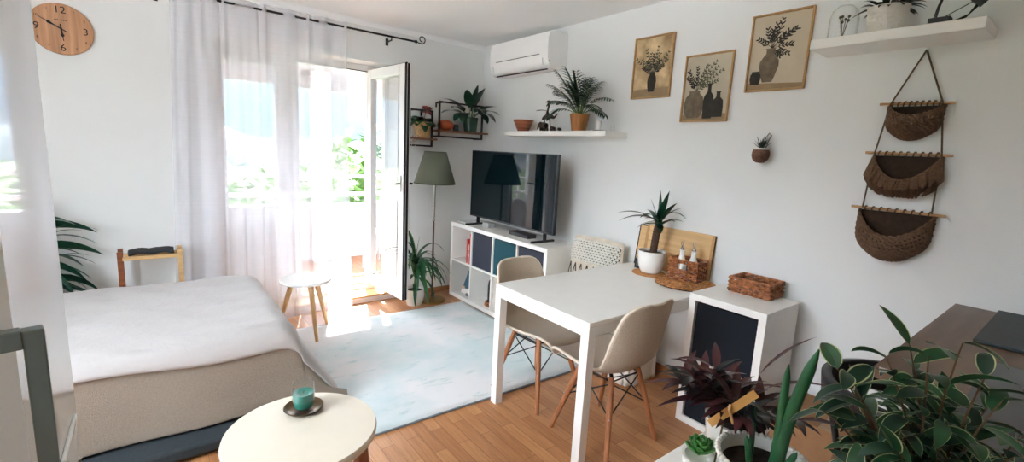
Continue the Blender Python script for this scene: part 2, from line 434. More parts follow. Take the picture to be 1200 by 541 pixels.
# ------------------------------------------------------------------ curtain and rod
RY, RZ = 4.10, 2.448
rod = thing('curtain_rod', 'thin black curtain rod with curled end above the balcony door', 'curtain rod', (.1, RY, RZ))
G().cyl((-.35, 0, 0), (1.90, 0, 0), .0085).make('pole', m_black, rod)
g = G(); g.cyl((1.885, 0, 0), (1.905, 0, 0), .013); sp = []
for i in range(26):
    t = i/25; a = -PI/2+t*2*PI*1.05; r = .036*(1-.55*t); sp.append((1.955+r*math.cos(a)*1.0, 0, .028+r*math.sin(a)-.0))
g.tube([(1.90, 0, 0), (1.925, 0, -.006)]+sp, .005)
g.make('finial', m_black, rod)
for x in (.0, 1.66): G().tube([(x, 0, -.003), (x, 0, -.03), (x, .10, -.03)], .006).box(x-.012, x+.012, .1, .107, -.06, 0).make('bracket', m_black, rod)
# fabric: crosses the rod at these x; rod shows where the cloth passes behind it
cross = [.10, .14, .18, .208, .24, .29, .33, .36, .40, .455, .472, .5, .543, .696, .73, .77, .87, .974, 1.043, 1.075, 1.133, 1.219, 1.336, 1.40]
def phase(x):
    for i in range(len(cross)-1):
        if x <= cross[i+1]: return i+(x-cross[i])/(cross[i+1]-cross[i])
    return len(cross)-1
def curtain(u, v):
    # u along the width, v from top (0) to hem (1)
    x0 = .175-.075*v; x1 = 1.36+.03*v
    x = x0+(x1-x0)*u; xt = .175+(1.36-.175)*u
    ph = phase(xt)
    amp = .024*min(1, (1.1 if xt > .5 else .75))
    k = min(1, v*5)
    low = .018*math.sin(xt*41+.6)+.012*math.sin(xt*23+2)+.006*math.sin(xt*97)*(1-.3*v)
    top = (1 if int(ph) % 2 == 1 else -1)*abs(math.sin(PI*(ph % 1)))*amp
    y = RY+top*(1-.65*k)+low*(.35+.65*k)*min(1, v*4+.0)
    x += .012*math.sin(xt*55+v*2.2)*v
    return Vector((x, y, 2.485-(2.485-.012)*v))
cur = G().sheet(curtain, 420, 40).make('curtain', sheer_material(), None, smooth=180, normals=False)
tag(cur, 'white sheer curtain hanging from the black rod in front of the balcony window', 'curtain')

# ------------------------------------------------------------------ rug
g = G()
def rugf(u, v):
    x = .70+1.68*u; y = 2.135-.035*u+(3.80-.04*u-2.135+.035*u)*v
    return Vector((x, y, .012+.0012*math.sin(x*9)*math.sin(y*7)))
g.sheet(rugf, 30, 26)
rug = g.make('rug', [rug_material()], None, normals=True)
md = rug.modifiers.new('s', 'SOLIDIFY'); md.thickness = .011; md.offset = -1
tag(rug, 'large pale rug with washed blue grey pattern on the parquet', 'rug')
m_bind = mat('rug_binding', S(120, 130, 138), .9)
c = [rugf(0, 0), rugf(1, 0), rugf(1, 1), rugf(0, 1)]
g = G()
for a, b in zip(c, c[1:]+c[:1]): g.tube([Vector((a.x, a.y, .0065)), Vector((b.x, b.y, .0065))], .0062, 6)
g.make('binding', m_bind, rug)

# ------------------------------------------------------------------ bed
m_spread = mat('oatmeal_bedspread', S(178, 174, 171), .9, var=.02, bump=.35, bscale=30, sheen=.2)
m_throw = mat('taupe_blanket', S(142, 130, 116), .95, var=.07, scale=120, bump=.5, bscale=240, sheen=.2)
m_bedb = mat('slate_bed_base', S(44, 52, 56), .9, var=.1, scale=80, bump=.3, bscale=200)
bed = thing('bed', 'low bed with pale spread and taupe blanket hanging over its side', 'bed', (-.4, 3.2, 0))
bx0, bx1, by0, by1 = -1.28, .60, 2.56, 3.84
G().box(bx0+.4+.03, bx1+.4-.06, by0-3.2+.02, by1-3.2-.06, .016, .26).box(bx0+.4+.03, bx1+.4-.04, by0-3.2-.165, by0-3.2+.02, .016, .085).make('bed_base', m_bedb, bed, bevel=.02)
G().box(bx0+.4+.03, bx1+.4-.05, by0-3.2+.05, by1-3.2-.05, .26, .465).make('mattress', m_white, bed, bevel=.05, seg=4)
for x in (bx0+.5, bx1+.3):
    for y in (by0-3.2+.14, by1-3.2-.14): G().cyl((x, y, 0), (x, y, .02), .025).make('leg', m_black, bed)
def drape(s, top, drop, flare, rad=.085):
    """s = distance past the edge line of the mattress: returns (out, z)"""
    if s < -rad: return s, top
    L = rad*PI/2
    if s+rad < L:
        a = (s+rad)/rad; return -rad+rad*math.sin(a), top-rad*(1-math.cos(a))
    q = s+rad-L
    return flare*q, max(top-rad-q, .012)
def bed_surf(sx, s, near, lift=0):
    """s: distance past the near (or far) top edge line; sx along the bed, over the foot end"""
    oy, zy = drape(s, .5, 1, .15 if near else .04, .11)
    yy = by0-s if near else by1+s; q = max(0, min(1, (yy-3.25)/.45))
    ox, zx = drape(sx-bx1, .5, 1, .62-.5*q*q*(3-2*q), .12)
    hang = max(0, s)
    z = zy-(.5-zx)*(1-.72*min(1, hang/.25))
    x = bx1+ox+max(0, sx-bx1+.05)*hang*.25
    y = (by0-oy) if near else (by1+oy)
    if near: y -= .012*math.sin(sx*11)*hang*2.0+.02*math.sin(sx*4.3+1)*hang
    if zx > .35 and s < -.05: z += .005*math.sin(sx*7+y*3)*math.sin(y*9-sx*2)+.003*math.sin(sx*21+y*17)+.003*math.sin(y*31+math.sin(sx*5)*2)
    return Vector((x+.4, y-3.2-(lift*.8 if near and s > -.05 else 0), max(z+(lift if s < .1 else lift*.3), .035)))
ymid = by1-by0
def spread(u, v):
    sx = (bx0+.02)+(bx1-bx0-.02+.40)*u
    hem = .05+.022*math.sin(sx*2.6+.4)+.006*math.sin(sx*9)
    t = -.2+(ymid+.2+hem)*v          # distance from far hem towards the near hem
    if t < ymid/2: return bed_surf(sx, -t, False, .014)
    return bed_surf(sx, t-ymid, True, .016)
G().sheet(spread, 110, 100).make('bedspread', m_spread, bed, smooth=180, solid=.010)
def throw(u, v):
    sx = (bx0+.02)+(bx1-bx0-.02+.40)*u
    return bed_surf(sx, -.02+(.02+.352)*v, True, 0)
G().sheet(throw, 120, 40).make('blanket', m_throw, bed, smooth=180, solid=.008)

# ------------------------------------------------------------------ foreground round table, saucer, candle
m_tabtop = mat('cream_table_top', S(208, 199, 181), .25, var=.02, coat=.2)
rt = thing('round_side_table', 'round cream side table beside the bed with splayed brown legs', 'table', (.35, 1.515, 0))
G().lathe([(.0, .518), (.225, .518), (.236, .524), (.238, .538), (.234, .549), (.0, .551)], seg=72).make('tabletop', m_tabtop, rt)
m_rleg = wood_mat('red_brown_leg', S(104, 58, 42), S(134, 80, 58), .35, stretch=(12, 12, 1))
for a in (-.12, 1.97, 4.07):
    c_, s_ = math.cos(a), math.sin(a)
    G().tube([(.175*c_, .175*s_, .518), (.20*c_, .20*s_, .3), (.235*c_, .235*s_, .0)], [.030, .025, .015], 16).make('leg', m_rleg, rt)
G().lathe([(0, .505), (.19, .505), (.19, .518), (0, .518)]).make('support_ring', m_rleg, rt)
sx_, sy_ = .382, 1.628
sau = thing('saucer', 'dark bronze saucer under the teal candle glass', 'saucer', (sx_, sy_, .551))
m_bronze = mat('dark_bronze', S(96, 78, 54), .35, .9, var=.3, scale=20)
G().lathe([(.0, .0), (.04, 0), (.058, .006), (.066, .014), (.064, .015), (.055, .009), (.038, .004), (0, .004)], seg=48).make('dish', m_bronze, sau)
can = thing('candle_glass', 'clear round glass holding teal candle wax on the bronze saucer', 'candle', (sx_, sy_, .556))
m_wax = mat('teal_wax', S(22, 112, 98), .5, var=.08)
cup = G().lathe([(0, 0), (.022, 0), (.033, .008), (.038, .03), (.0385, .06), (.036, .104), (.034, .104), (.036, .06), (.0355, .03), (.031, .011), (.02, .005), (0, .005)], seg=48).make('glass_cup', m_glass, can)
G().lathe([(0, .006), (.02, .006), (.030, .011), (.0345, .03), (.0352, .062), (.022, .06), (.018, .057), (0, .057)], seg=40).make('wax', m_wax, cup)
G().cyl((0, 0, .055), (.002, .001, .068), .0012, seg=6).make('wick', m_black, can)

# ------------------------------------------------------------------ stool by the curtain
st = thing('round_stool', 'small round white stool with three pale wood legs before the curtain', 'stool', (.905, 3.69, .0135))
G().lathe([(0, .417), (.18, .417), (.186, .425), (.186, .433), (.182, .439), (0, .439)], seg=56).make('seat', m_white, st)
for a in (.58, .58+2*PI/3, .58+4*PI/3):
    c_, s_ = math.cos(a), math.sin(a)
    G().tube([(.1*c_, .1*s_, .417), (.225*c_, .225*s_, -.0135 if a < 1 else 0)], [.021, .012], 14).make('leg', m_beech, st)
G().lathe([(0, .402), (.125, .402), (.125, .417), (0, .417)]).make('mount_ring', m_beech, st)

# ------------------------------------------------------------------ valet rack behind the bed with dark cloth
rk = thing('wooden_rack', 'low wooden rail rack by the wall behind the bed', 'rack', (-.03, 4.03, 0))
for x in (-.165, .165):
    for y in (-.06, .06):
        G().bar((x, y, 0), (x, y, .70), .028, .022).make('post', m_walnut if x < 0 else m_oak, rk, bevel=.003)
    G().bar((x, -.06, .3), (x, .06, .3), .02).make('side_rail', m_oak, rk)
for y in (-.06, .06): G().bar((-.165, y, .652), (.165, y, .652), .02, .026).make('top_rail', m_oak, rk, bevel=.003)
G().box(-.15, .15, -.05, .05, .29, .3).make('lower_shelf', m_oak, rk)
g = G()
g.sheet(lambda u, v: Vector((-.12+.25*u, -.075+.15*v, .004+.010*math.sin(PI*v)*(1+.5*math.sin(u*9))+.008*math.sin(u*6+v*4)**2+.012*u*(1-u)*2)), 24, 12)
cl = g.make('dark_cloth', mat('charcoal_cloth', S(44, 46, 48), .95, var=.2, bump=.4), None, solid=.012)
cl.location = (-.03, 4.03, .672)
tag(cl, 'folded charcoal cloth lying on the wooden rail rack', 'cloth')

# ------------------------------------------------------------------ plants
def pot_lathe(g, r0, r1, h, t=.006, belly=0):
    prof = [(0, 0), (r0, 0)]
    for i in range(1, 9):
        u = i/8; prof.append((r0+(r1-r0)*u+belly*math.sin(PI*u), h*u))
    prof += [(r1-t, h), (r1-t-.002, h-.02), (r0*.8, h*.5), (0, h*.5)]
    g.lathe(prof, seg=40); return g

# plant in the corner beyond the bed
pl = thing('arching_palm', 'dark green strap leaf plant in the corner behind the bed', 'plant', (-.62, 4.055, 0))
pot_ = pot_lathe(G(), .10, .125, .27).make('pot', m_ceramic, pl)
G().lathe([(0, .22), (.113, .22), (.113, .24), (0, .245)]).make('soil', m_soil, pot_)
G().tube([(0, 0, .24), (.01, 0, .5), (0, .0, .85)], [.018, .015, .012], 10).make('stem', m_twig, pl)
g = G(); rnd = random.Random(3)
for i in range(34):
    a = i*2.4; z = .45+.42*i/34; e = .25+.7*i/34
    d = (math.cos(a), min(.0, math.sin(a)*.6), e)
    g.leaf((0, 0, z), d, rnd.uniform(.26, .38), .042, 1.7-.4*i/34, 10, 'strap', .2)
for d, L, z, dr in (((1, -.1, .55), .34, .86, 1.1), ((1, .1, .25), .36, .75, .9), ((1, -.3, .6), .26, .9, 1.2), ((1, -.2, .0), .3, .66, 1.0), ((1, -.1, .9), .36, .50, 1.9), ((1, -.35, .45), .32, .48, 1.1), ((.8, -.5, 1.2), .3, .45, 1.6)):
    g.leaf((0, 0, z), d, L, .075, dr, 10, 'lance', .2, roll=-.9)
g.make('foliage', m_leaf2, pl, normals=False)

# plant beside the balcony door
pl = thing('dracaena', 'strap leaf plant in white pot on the floor by the open door', 'plant', (1.95, 3.945, 0))
pot_ = pot_lathe(G(), .072, .09, .155, belly=.012).make('pot', m_ceramic, pl)
G().lathe([(0, .12), (.08, .12), (.08, .135), (0, .14)]).make('soil', m_soil, pot_)
G().tube([(0, 0, .13), (.005, 0, .28), (-.005, 0, .42)], [.012, .01, .008], 8).tube([(.02, .01, .13), (.04, .02, .24)], [.009, .007], 8).make('stem', m_stem, pl)
g = G(); rnd = random.Random(5)
for i in range(30):
    a = i*2.399; z = .24+.19*i/30; e = 1.0+1.1*rnd.random()
    d = (math.cos(a)*(.22 if math.cos(a) < 0 else 1), min(.1, math.sin(a)), e)
    g.leaf((0, 0, z), d, rnd.uniform(.32, .50), .038, 2.7+.9*rnd.random(), 12, 'strap', .25, edge=(1 if i % 2 else None), edge_w=.62)
for dx, dy, dz, z, L, dr in ((.12, -.05, 1, .40, .28, .2), (.9, -.3, 1.2, .40, .40, 2.8), (.9, -.1, .8, .38, .46, 2.6), (.8, -.4, .9, .33, .42, 3.2), (-.5, -.5, .9, .36, .19, 1.0), (-.5, -.6, .6, .28, .17, 1.2), (-.4, -.6, .9, .40, .2, .8), (-.35, -.8, .2, .2, .26, 2.6), (.5, -.7, .6, .25, .34, 3), (-.1, -.7, 1.1, .36, .36, 3.0), (.2, -.6, 1.0, .40, .38, 3.2)):
    g.leaf((0, 0, z), (dx, dy, dz), L, .036, dr, 12, 'strap', .25)
g.make('foliage', [m_leaf, m_leaf3], pl, normals=False)

# floor lamp
lp = thing('floor_lamp', 'floor lamp with sage green cone shade and slim pole in the corner', 'lamp', (2.145, 3.955, 0))
G().lathe([(0, 0), (.13, 0), (.132, .008), (.125, .018), (.03, .026), (.014, .04), (0, .04)], seg=40).make('base', m_brass, lp)
G().cyl((0, 0, .03), (0, 0, .80), .009, seg=12).make('lower_pole', mat('dark_brass_pole', S(92, 80, 62), .4, .8), lp)
G().cyl((0, 0, .80), (0, 0, 1.2), .0115, seg=12).lathe([(.012, .8), (.016, .805), (.016, .82), (.012, .825)]).make('upper_pole', m_steel, lp)
sh = G().lathe([(.196, 1.165), (.102, 1.465)], seg=48, cap0=False, cap1=False).make('lamp_shade', mat('sage_fabric', S(100, 106, 90), .9, var=.05, scale=90, bump=.2, bscale=300), lp, solid=.004)
m_trim = mat('sage_trim', S(78, 88, 70), .9)
G().lathe([(.195, 1.163), (.199, 1.165), (.199, 1.172), (.194, 1.174)], seg=48, cap0=False, cap1=False).make('shade_trim', m_trim, sh)
G().lathe([(.103, 1.455), (.106, 1.457), (.106, 1.466), (.102, 1.467)], seg=40, cap0=False, cap1=False).make('shade_trim', m_trim, sh)
G().lathe([(0, 1.2), (.02, 1.2), (.02, 1.26), (.012, 1.27), (.03, 1.31), (.028, 1.34), (0, 1.36)], seg=20).make('bulb', m_ceramic, lp)

# ------------------------------------------------------------------ wall box shelves on the back wall
m_shelfwood = wood_mat('brown_shelf_board', S(122, 82, 60), S(146, 100, 74), .5)
def wall_frame(x0, x1, z0, z1, zb, bx, label):
    yf = 4.06
    t = thing('box_shelf', label, 'shelf', (x0, yf, z0), group=None)
    w, h = x1-x0, z1-z0; q = .016
    g = G(); g.box(0, q, -q/2, q/2, 0, h); g.box(w-q, w, -q/2, q/2, 0, h); g.box(q, w-q, -q/2, q/2, h-q, h); g.box(q, w-q, -q/2, q/2, 0, q)
    g.make('front_frame', m_black, t, smooth=0)
    d = YB-yf
    for x in (.05, w-.05): G().box(x-q/2, x+q/2, q/2, d-.004, h-q, h).box(x-q/2, x+q/2, d-.004, d, h-.05, h).make('wall_bracket', m_black, t, smooth=0)
    for x in (q/2, w-q/2): G().box(x-q/2, x+q/2, q/2, d, 0, q).make('wall_bracket', m_black, t, smooth=0)
    G().box(.004, bx-x0, -.006-.03, d-.002, zb-z0-.016, zb-z0).make('board', m_shelfwood, t, bevel=.002)
wall_frame(1.918, 2.165, 1.507, 1.85, 1.588, 2.2, 'lower black metal frame shelf with wood board nearest the open door')
wall_frame(2.226, 2.738, 1.606, 1.948, 1.678, 2.79, 'wider black metal frame shelf in the corner over the television')
# flowering plant in straw pot
pl = thing('flowering_plant', 'pink flowering plant in straw coloured pot on lower frame shelf', 'plant', (2.085, 4.115, 1.588))
m_straw = mat('straw_weave', S(196, 160, 112), .8, var=.25, scale=70, bump=.5, bscale=160)
pot_ = pot_lathe(G(), .064, .088, .15).make('pot', m_straw, pl)
G().lathe([(0, .125), (.078, .125), (.078, .133), (0, .135)]).make('soil', m_soil, pot_)
g = G(); rnd = random.Random(8)
for i in range(26):
    a = rnd.uniform(0, 2*PI); z = rnd.uniform(.14, .19)
    g.leaf((.02*math.cos(a), .02*math.sin(a), z), (math.cos(a), min(.5, math.sin(a)), rnd.uniform(.1, .8)), rnd.uniform(.10, .15), .085, 1.3, 6, 'ovate', .15)
g.leaf((-.02, -.04, .13), (-.1, -1, .1), .12, .07, 2, 6, 'ovate', .1)
g.make('foliage', m_leaf, pl, normals=False)
m_pinkf = mat('pink_petal', S(176, 92, 88), .6, var=.25, scale=40)
g = G()
for cx, cy, cz in ((.03, -.04, .265), (.0, -.03, .27), (.06, -.01, .26)):
    for k in range(9):
        a = k*.7; g.leaf((cx, cy, cz), (math.cos(a), -.8+.3*math.sin(k*2), math.sin(a)), .05, .042, .3, 4, 'ovate', .2)
g.tube([(0, 0, .12), (.01, -.01, .19), (.02, -.025, .235)], .003, 6)
g.make('blossom', m_pinkf, pl, normals=False)
# little garland on the frame
g = G(); rnd = random.Random(2)
for i in range(14):
    p = (rnd.uniform(-.03, .04), rnd.uniform(-.01, .01), rnd.uniform(-.075, .06))
    g.ball(p, rnd.uniform(.007, .012), 8, 6)
g.tube([(-.01, 0, .06), (.0, 0, .0), (-.01, 0, -.08)], .002, 5)
gl = g.make('bead_garland', mat('bead_white', S(214, 206, 196), .6, var=.5, scale=60)); gl.location = (1.95, 4.045, 1.575)
tag(gl, 'small pale bead garland dangling from the lower black frame shelf', 'decoration')
# orange pumpkin pot
pk = thing('pumpkin', 'round orange decorative pumpkin on corner frame shelf', 'decoration', (2.335, 4.115, 1.678))
m_pump = mat('burnt_orange', S(176, 84, 48), .45, var=.2, scale=18)
g = G()
def pumpf(u, v):
    a = u*2*PI; b = PI*v; r = (.078+.006*abs(math.cos(a*5)))*math.sin(b)**.75
    return Vector((r*math.cos(a), r*.85*math.sin(a), .05-.05*math.cos(b)))
g.sheet(pumpf, 60, 16, wrapu=True); g.make('body', m_pump, pk)
G().tube([(0, 0, .095), (.004, 0, .115), (.012, 0, .125)], [.010, .007, .006], 8).make('stalk', m_ceramic, pk)
tag(G().lathe([(0, 0), (.024, 0), (.03, .006), (.03, .058), (.026, .064), (.024, .06), (.024, .02), (0, .02)], seg=24).make('small_cup', mat('navy_glaze', S(34, 40, 50), .3), loc=(2.445, 4.10, 1.678)), 'small dark navy cup between the pumpkin and the green pot', 'cup')
# peace lily
pl = thing('peace_lily', 'peace lily in dark green pot on the corner frame shelf', 'plant', (2.615, 4.10, 1.678))
pot_ = pot_lathe(G(), .062, .078, .145).make('pot', mat('green_glaze', S(48, 78, 62), .25, var=.15), pl)
G().lathe([(0, .12), (.068, .12), (.068, .128), (0, .13)]).make('soil', m_soil, pot_)
g = G(); h = G()
for dx, dy, dz, L, W, dr in ((-1, -.5, .75, .20, .075, 1.0), (-1, -.3, .3, .24, .08, .7), (-.7, -.7, .1, .2, .08, 1.2), (-.45, -.5, 1.2, .20, .07, .9), (.1, -.3, 1.5, .19, .065, .4), (.2, -.5, 1.5, .19, .075, .9), (.35, -1, .75, .21, .08, .8), (.3, -1, .55, .23, .085, 1.0), (.35, -1, .45, .2, .08, 1.5), (-.1, -1, .7, .2, .08, 1.4), (-.8, .1, .9, .2, .07, 1.0), (.3, .0, 1.3, .12, .07, .8), (.15, -.8, .2, .15, .075, 1.8), (-.95, -.6, .0, .19, .075, .9)):
    d = Vector((dx, dy, dz)).normalized(); p0 = Vector((d.x*.02, d.y*.02, .12)); p1 = p0+Vector((d.x*.125 if d.x < 0 else d.x*.08, d.y*.10, max(.06, d.z*.13)))
    h.tube([p0, (p0+p1)/2+Vector((0, 0, .015)), p1], [.004, .0035, .003], 6)
    g.leaf(p1, d, L*1.2, W*1.35, dr, 9, 'ovate', .12)
g.make('foliage', m_leaf2, pl, normals=False); h.make('stem', m_stem, pl)

# ------------------------------------------------------------------ air conditioner
ac = thing('air_conditioner', 'white split air conditioner high on the wall near the corner', 'air conditioner', (XR, 2.965, 2.19))
prof = [(0, .02), (-.10, .0), (-.165, .004), (-.20, .03), (-.218, .075), (-.224, .16), (-.222, .245), (-.205, .29), (-.16, .303), (0, .303)]
Mac = Matrix(((1, 0, 0, 0), (0, 0, 1, 0), (0, 1, 0, 0), (0, 0, 0, 1)))
LA = .815
G().prism(prof, 0, LA, Mac).make('housing', m_whitep, ac, smooth=40, bevel=.006, seg=3)
G().box(-.2265, -.222, .10, LA-.1, .117, .121).make('panel_gap', m_black, ac)
g = G(); g.prism([(-.160, .001), (-.172, .0), (-.178, .006), (-.172, .008)], .05, LA-.05, Mac); g.make('outlet_slot', m_black, ac)
m_gl = mat('grey_line', S(150, 152, 156), .5)
for y in (.055, LA-.06): G().prism([(-.2185, .03), (-.226, .085), (-.223, .085), (-.2155, .03)], y, y+.004, Mac).make('flap_edge', m_gl, ac)
G().ball((-.20, -.001, .06), .004, 8, 6).make('side_screw', m_black, ac)

# ------------------------------------------------------------------ long floating shelf and its objects
YS = 2.265
tag(G().box(XR-.24, XR, YS, 3.468, 1.645, 1.685).make('floating_shelf', m_white, bevel=.003), 'long white floating shelf above the television', 'shelf')
SZ = 1.685
bw = G().lathe([(0, .002), (.038, 0), (.05, .006), (.095, .105), (.09, .105), (.044, .014), (0, .012)], seg=44).make('wooden_bowl', mat('striped_wood', S(116, 62, 40), .35, var=.3, scale=5, stretch=(1, 1, 9), col2=S(160, 92, 60)), loc=(2.70, 3.345, SZ))
tag(bw, 'flared brown wooden bowl on the floating shelf', 'bowl')
def skin(name, verts, edges, radii, m, parent=None, loc=None, sub=2):
    me = bpy.data.meshes.new(name); me.from_pydata(verts, edges, []); me.materials.append(m)
    o = bpy.data.objects.new(name, me); COL.objects.link(o); o.parent = parent
    if loc: o.location = loc
    sk = o.modifiers.new('k', 'SKIN'); u = o.modifiers.new('u', 'SUBSURF'); u.levels = sub; u.render_levels = sub
    if not me.skin_vertices: me.skin_vertices.new()
    for v, r in zip(me.skin_vertices[0].data, radii): v.radius = (r, r) if not isinstance(r, tuple) else r
    me.skin_vertices[0].data[0].use_root = True
    sk.use_smooth_shade = True
    return o
def elephant(k, loc, label):
    # faces along +y of the wall (towards the corner)
    V = [(0, 0, .05), (0, .035, .055), (0, .058, .066), (0, .078, .058), (0, .088, .035), (0, .092, .018), (0, -.03, .05), (0, -.043, .03)]
    Ed = [(0, 1), (1, 2), (2, 3), (3, 4), (4, 5), (0, 6), (6, 7)]; R_ = [.026, .025, .021, .011, .007, .005, .023, .004]
    for sx in (-1, 1):
        for b, y in ((1, .036), (6, -.026)):
            i = len(V); V += [(sx*.013, y, .026), (sx*.013, y, .004)]; Ed += [(b, i), (i, i+1)]; R_ += [.010, .010]
    o = skin('elephant_figurine', [(x*k, y*k, z*k) for x, y, z in V], Ed, [r*k for r in R_], m_dwood, None, loc)
    for sx in (-1, 1):
        e = G(); e.sheet(lambda u, v: Vector((sx*(.018+.014*math.sin(PI*v))*k, (.05-.03*u)*k, (.078-.036*v+.006*math.sin(PI*u))*k)), 5, 5)
        e.make('ear', m_dwood, o, solid=.002)
    tag(o, label, 'figurine', 'carved elephants on the floating shelf')
elephant(.95, (2.66, 3.01, SZ), 'largest dark carved elephant, under the wooden bird')
elephant(.5, (2.66, 2.895, SZ), 'middle sized dark elephant figurine between its larger and smaller mates')
elephant(.36, (2.66, 2.815, SZ), 'smallest dark elephant figurine nearest the palm pot')
bd = thing('carved_bird', 'dark wooden carved bird standing tall over the largest elephant', 'figurine', (2.74, 3.06, SZ))
b = skin('body', [(0, 0, .135), (0, .045, .125), (0, .075, .108), (0, -.045, .13), (0, -.075, .118), (0, -.115, .155), (0, .015, .165), (0, .005, .20), (0, -.008, .245), (0, -.004, .258), (0, .03, .262)],
         [(0, 1), (1, 2), (0, 3), (3, 4), (4, 5), (0, 6), (6, 7), (7, 8), (8, 9), (9, 10)], [.022, .02, .010, .018, .010, .005, .011, .008, .010, .014, .003], m_dwood, bd)
for y in (.05, -.02): G().tube([(0, y, .12), (0, y-.012, .06), (0, y-.025, 0)], [.006, .004, .005], 8).make('leg', m_dwood, bd)
G().leaf((0, .02, .18), (-.2, 1, .2), .12, .035, .3, 6, 'ovate', .1).make('wing', m_dwood, bd, solid=.003, normals=False)
# parlour palm
pl = thing('parlour_palm', 'feathery palm in copper brown pot on the floating shelf', 'plant', (2.70, 2.645, SZ))
m_copper = mat('copper_pot', S(170, 112, 62), .4, .35, var=.25, scale=7, stretch=(6, 6, .4))
pot_ = pot_lathe(G(), .056, .078, .135).make('pot', m_copper, pl)
G().lathe([(0, .11), (.07, .11), (.07, .118), (0, .12)]).make('soil', m_soil, pot_)
rnd = random.Random(21); g = G(); h = G()
fr0 = [(-.3, .85, 1.3, .40, 1.0), (-.5, .5, 1.6, .40, .9), (-.2, .2, 1.8, .34, .8), (-.5, -.15, 1.6, .30, 1.2), (-.4, -.6, 1.3, .36, 1.3), (-.2, -1, .9, .38, 1.3), (-.5, -.9, .7, .34, 1.5), (-.7, .3, .8, .28, 1.8), (-.2, 1, .75, .34, 1.9), (-.6, -.4, .9, .30, 1.6), (-.1, .6, 1.9, .42, .8), (-.4, .9, 1.0, .30, 1.2), (-.2, -.5, 1.7, .30, 1.0), (-.6, .0, 1.2, .30, 1.4), (-.15, -1, .6, .3, 1.6)]
fr = fr0+[(-.5*rnd.random()-.1, rnd.uniform(-.9, .9), rnd.uniform(.8, 1.7), rnd.uniform(.24, .34), rnd.uniform(.9, 1.6)) for _ in range(15)]
for dx, dy, dz, L, dr in fr:
    d = Vector((dx*.8, dy, dz)).normalized(); p = Vector((d.x*.015, d.y*.015, .115)); n = 14; st = L/n; pts = [p.copy()]
    for i in range(n):
        d = (d+Vector((0, 0, -1))*dr/n*(.3+1.2*i/n)).normalized(); p = p+d*st; pts.append(p.copy())
        if p.x > .10: p.x = .10
        if i >= 3:
            sd = d.cross(Vector((0, 0, 1))).normalized(); q = (i-4)/(n-4); l = .105*(math.sin(PI*(.18+.75*q)))
            for sg in (-1, 1):
                dd = (d*.9+sd*sg); dd.x = min(dd.x, .25)
                g.leaf(p, dd, l, .0165, .7, 4, 'lance', .2)
    h.tube(pts, [.0028]*5+[.0018]*(len(pts)-5), 5)
g.make('frond', m_leaf2, pl, normals=False); h.make('stem', m_stem, pl)
# candle on dark plate, small glass
tag(G().lathe([(0, 0), (.05, 0), (.055, .006), (.05, .007), (0, .004)], seg=36).make('dark_plate', m_bronze, loc=(2.66, 2.39, SZ)), 'flat dark plate under the white candle on floating shelf', 'plate')
cd = thing('pillar_candle', 'small white tapered candle holder on the dark plate', 'candle', (2.655, 2.398, SZ+.0055))
G().lathe([(0, 0), (.016, 0), (.019, .03), (.022, .07), (.019, .07), (.017, .06), (0, .058)], seg=28).make('holder', m_ceramic, cd)
G().cyl((0, 0, .055), (0, 0, .068), .0012, seg=6).make('wick', m_black, cd)
tag(G().lathe([(0, 0), (.014, 0), (.016, .04), (.0145, .04), (.013, .003), (0, .003)], seg=24).make('tea_light_glass', m_glass, loc=(2.74, 2.335, SZ)), 'tiny clear glass at the bare end of the floating shelf', 'glass')

# ------------------------------------------------------------------ pictures
m_frame = mat('gilt_wood_frame', S(176, 138, 90), .45, var=.15, scale=30)
m_ink = mat('sepia_dark', S(48, 44, 38), .8, var=.25, scale=40)
m_ink2 = mat('sepia_mid', S(110, 98, 80), .8, var=.3, scale=30)
m_inkg = mat('sepia_green', S(86, 86, 66), .8, var=.25, scale=40)
def vase(g, cx, y0, prof, mi, z):
    pts = [(cx+r, y0+h) for r, h in prof]+[(cx-r, y0+h) for r, h in reversed(prof)]
    g.mi = mi; g.poly(pts, z)
def sprig(g, x, y, a, L, n, mi, z, ll=.03, lw=.009, rnd=None, curve=.3, needle=False):
    g.mi = mi; px, py = x, y
    for i in range(n):
        a2 = a+curve*(i/n); nx, ny = px+math.cos(a2)*L/n, py+math.sin(a2)*L/n
        w = .0012; nxn, nyn = -math.sin(a2)*w, math.cos(a2)*w
        g.poly([(px-nxn, py-nyn), (nx-nxn, ny-nyn), (nx+nxn, ny+nyn), (px+nxn, py+nyn)], z)
        if i > 0:
            for sgn in (-1, 1):
                b = a2+sgn*(rnd.uniform(.5, .9)); l = ll*rnd.uniform(.75, 1.2)*(1-.4*i/n)
                cx, cy = nx+math.cos(b)*l/2, ny+math.sin(b)*l/2; pts = []
                for k in range(8):
                    t = 2*PI*k/8; ex, ey = math.cos(t)*l/2, math.sin(t)*lw/2
                    pts.append((cx+ex*math.cos(b)-ey*math.sin(b), cy+ex*math.sin(b)+ey*math.cos(b)))
                z += 2e-6; g.poly(pts, z)
        px, py = nx, ny
def picture(y1, z0, w, h, paper, label, art):
    t = thing('framed_print', label, 'picture', (XR, y1, z0), RIGHT_ROT, 'botanical vase prints on the wall')
    q = .010
    g = G()
    for a in ((0, q, 0, h), (w-q, w, 0, h), (q, w-q, 0, q), (q, w-q, h-q, h)): g.box(*a, .001, .02)
    g.make('frame', m_frame, t, smooth=0, bevel=.002)
    pr = G().box(.004, w-.004, .004, h-.004, .001, .008).make('print', paper, t, smooth=0)
    g = G(); art(g, w, h); g.make('motif', [m_ink, m_ink2, m_inkg, mat('table_sepia', S(150, 128, 96), .8, var=.15)], pr, smooth=0, normals=False)
paper1 = mat('tan_paper', S(178, 146, 104), .8, var=.3, scale=9, col2=S(204, 180, 140))
paper2 = mat('grey_paper', S(190, 180, 158), .8, var=.12, scale=6)
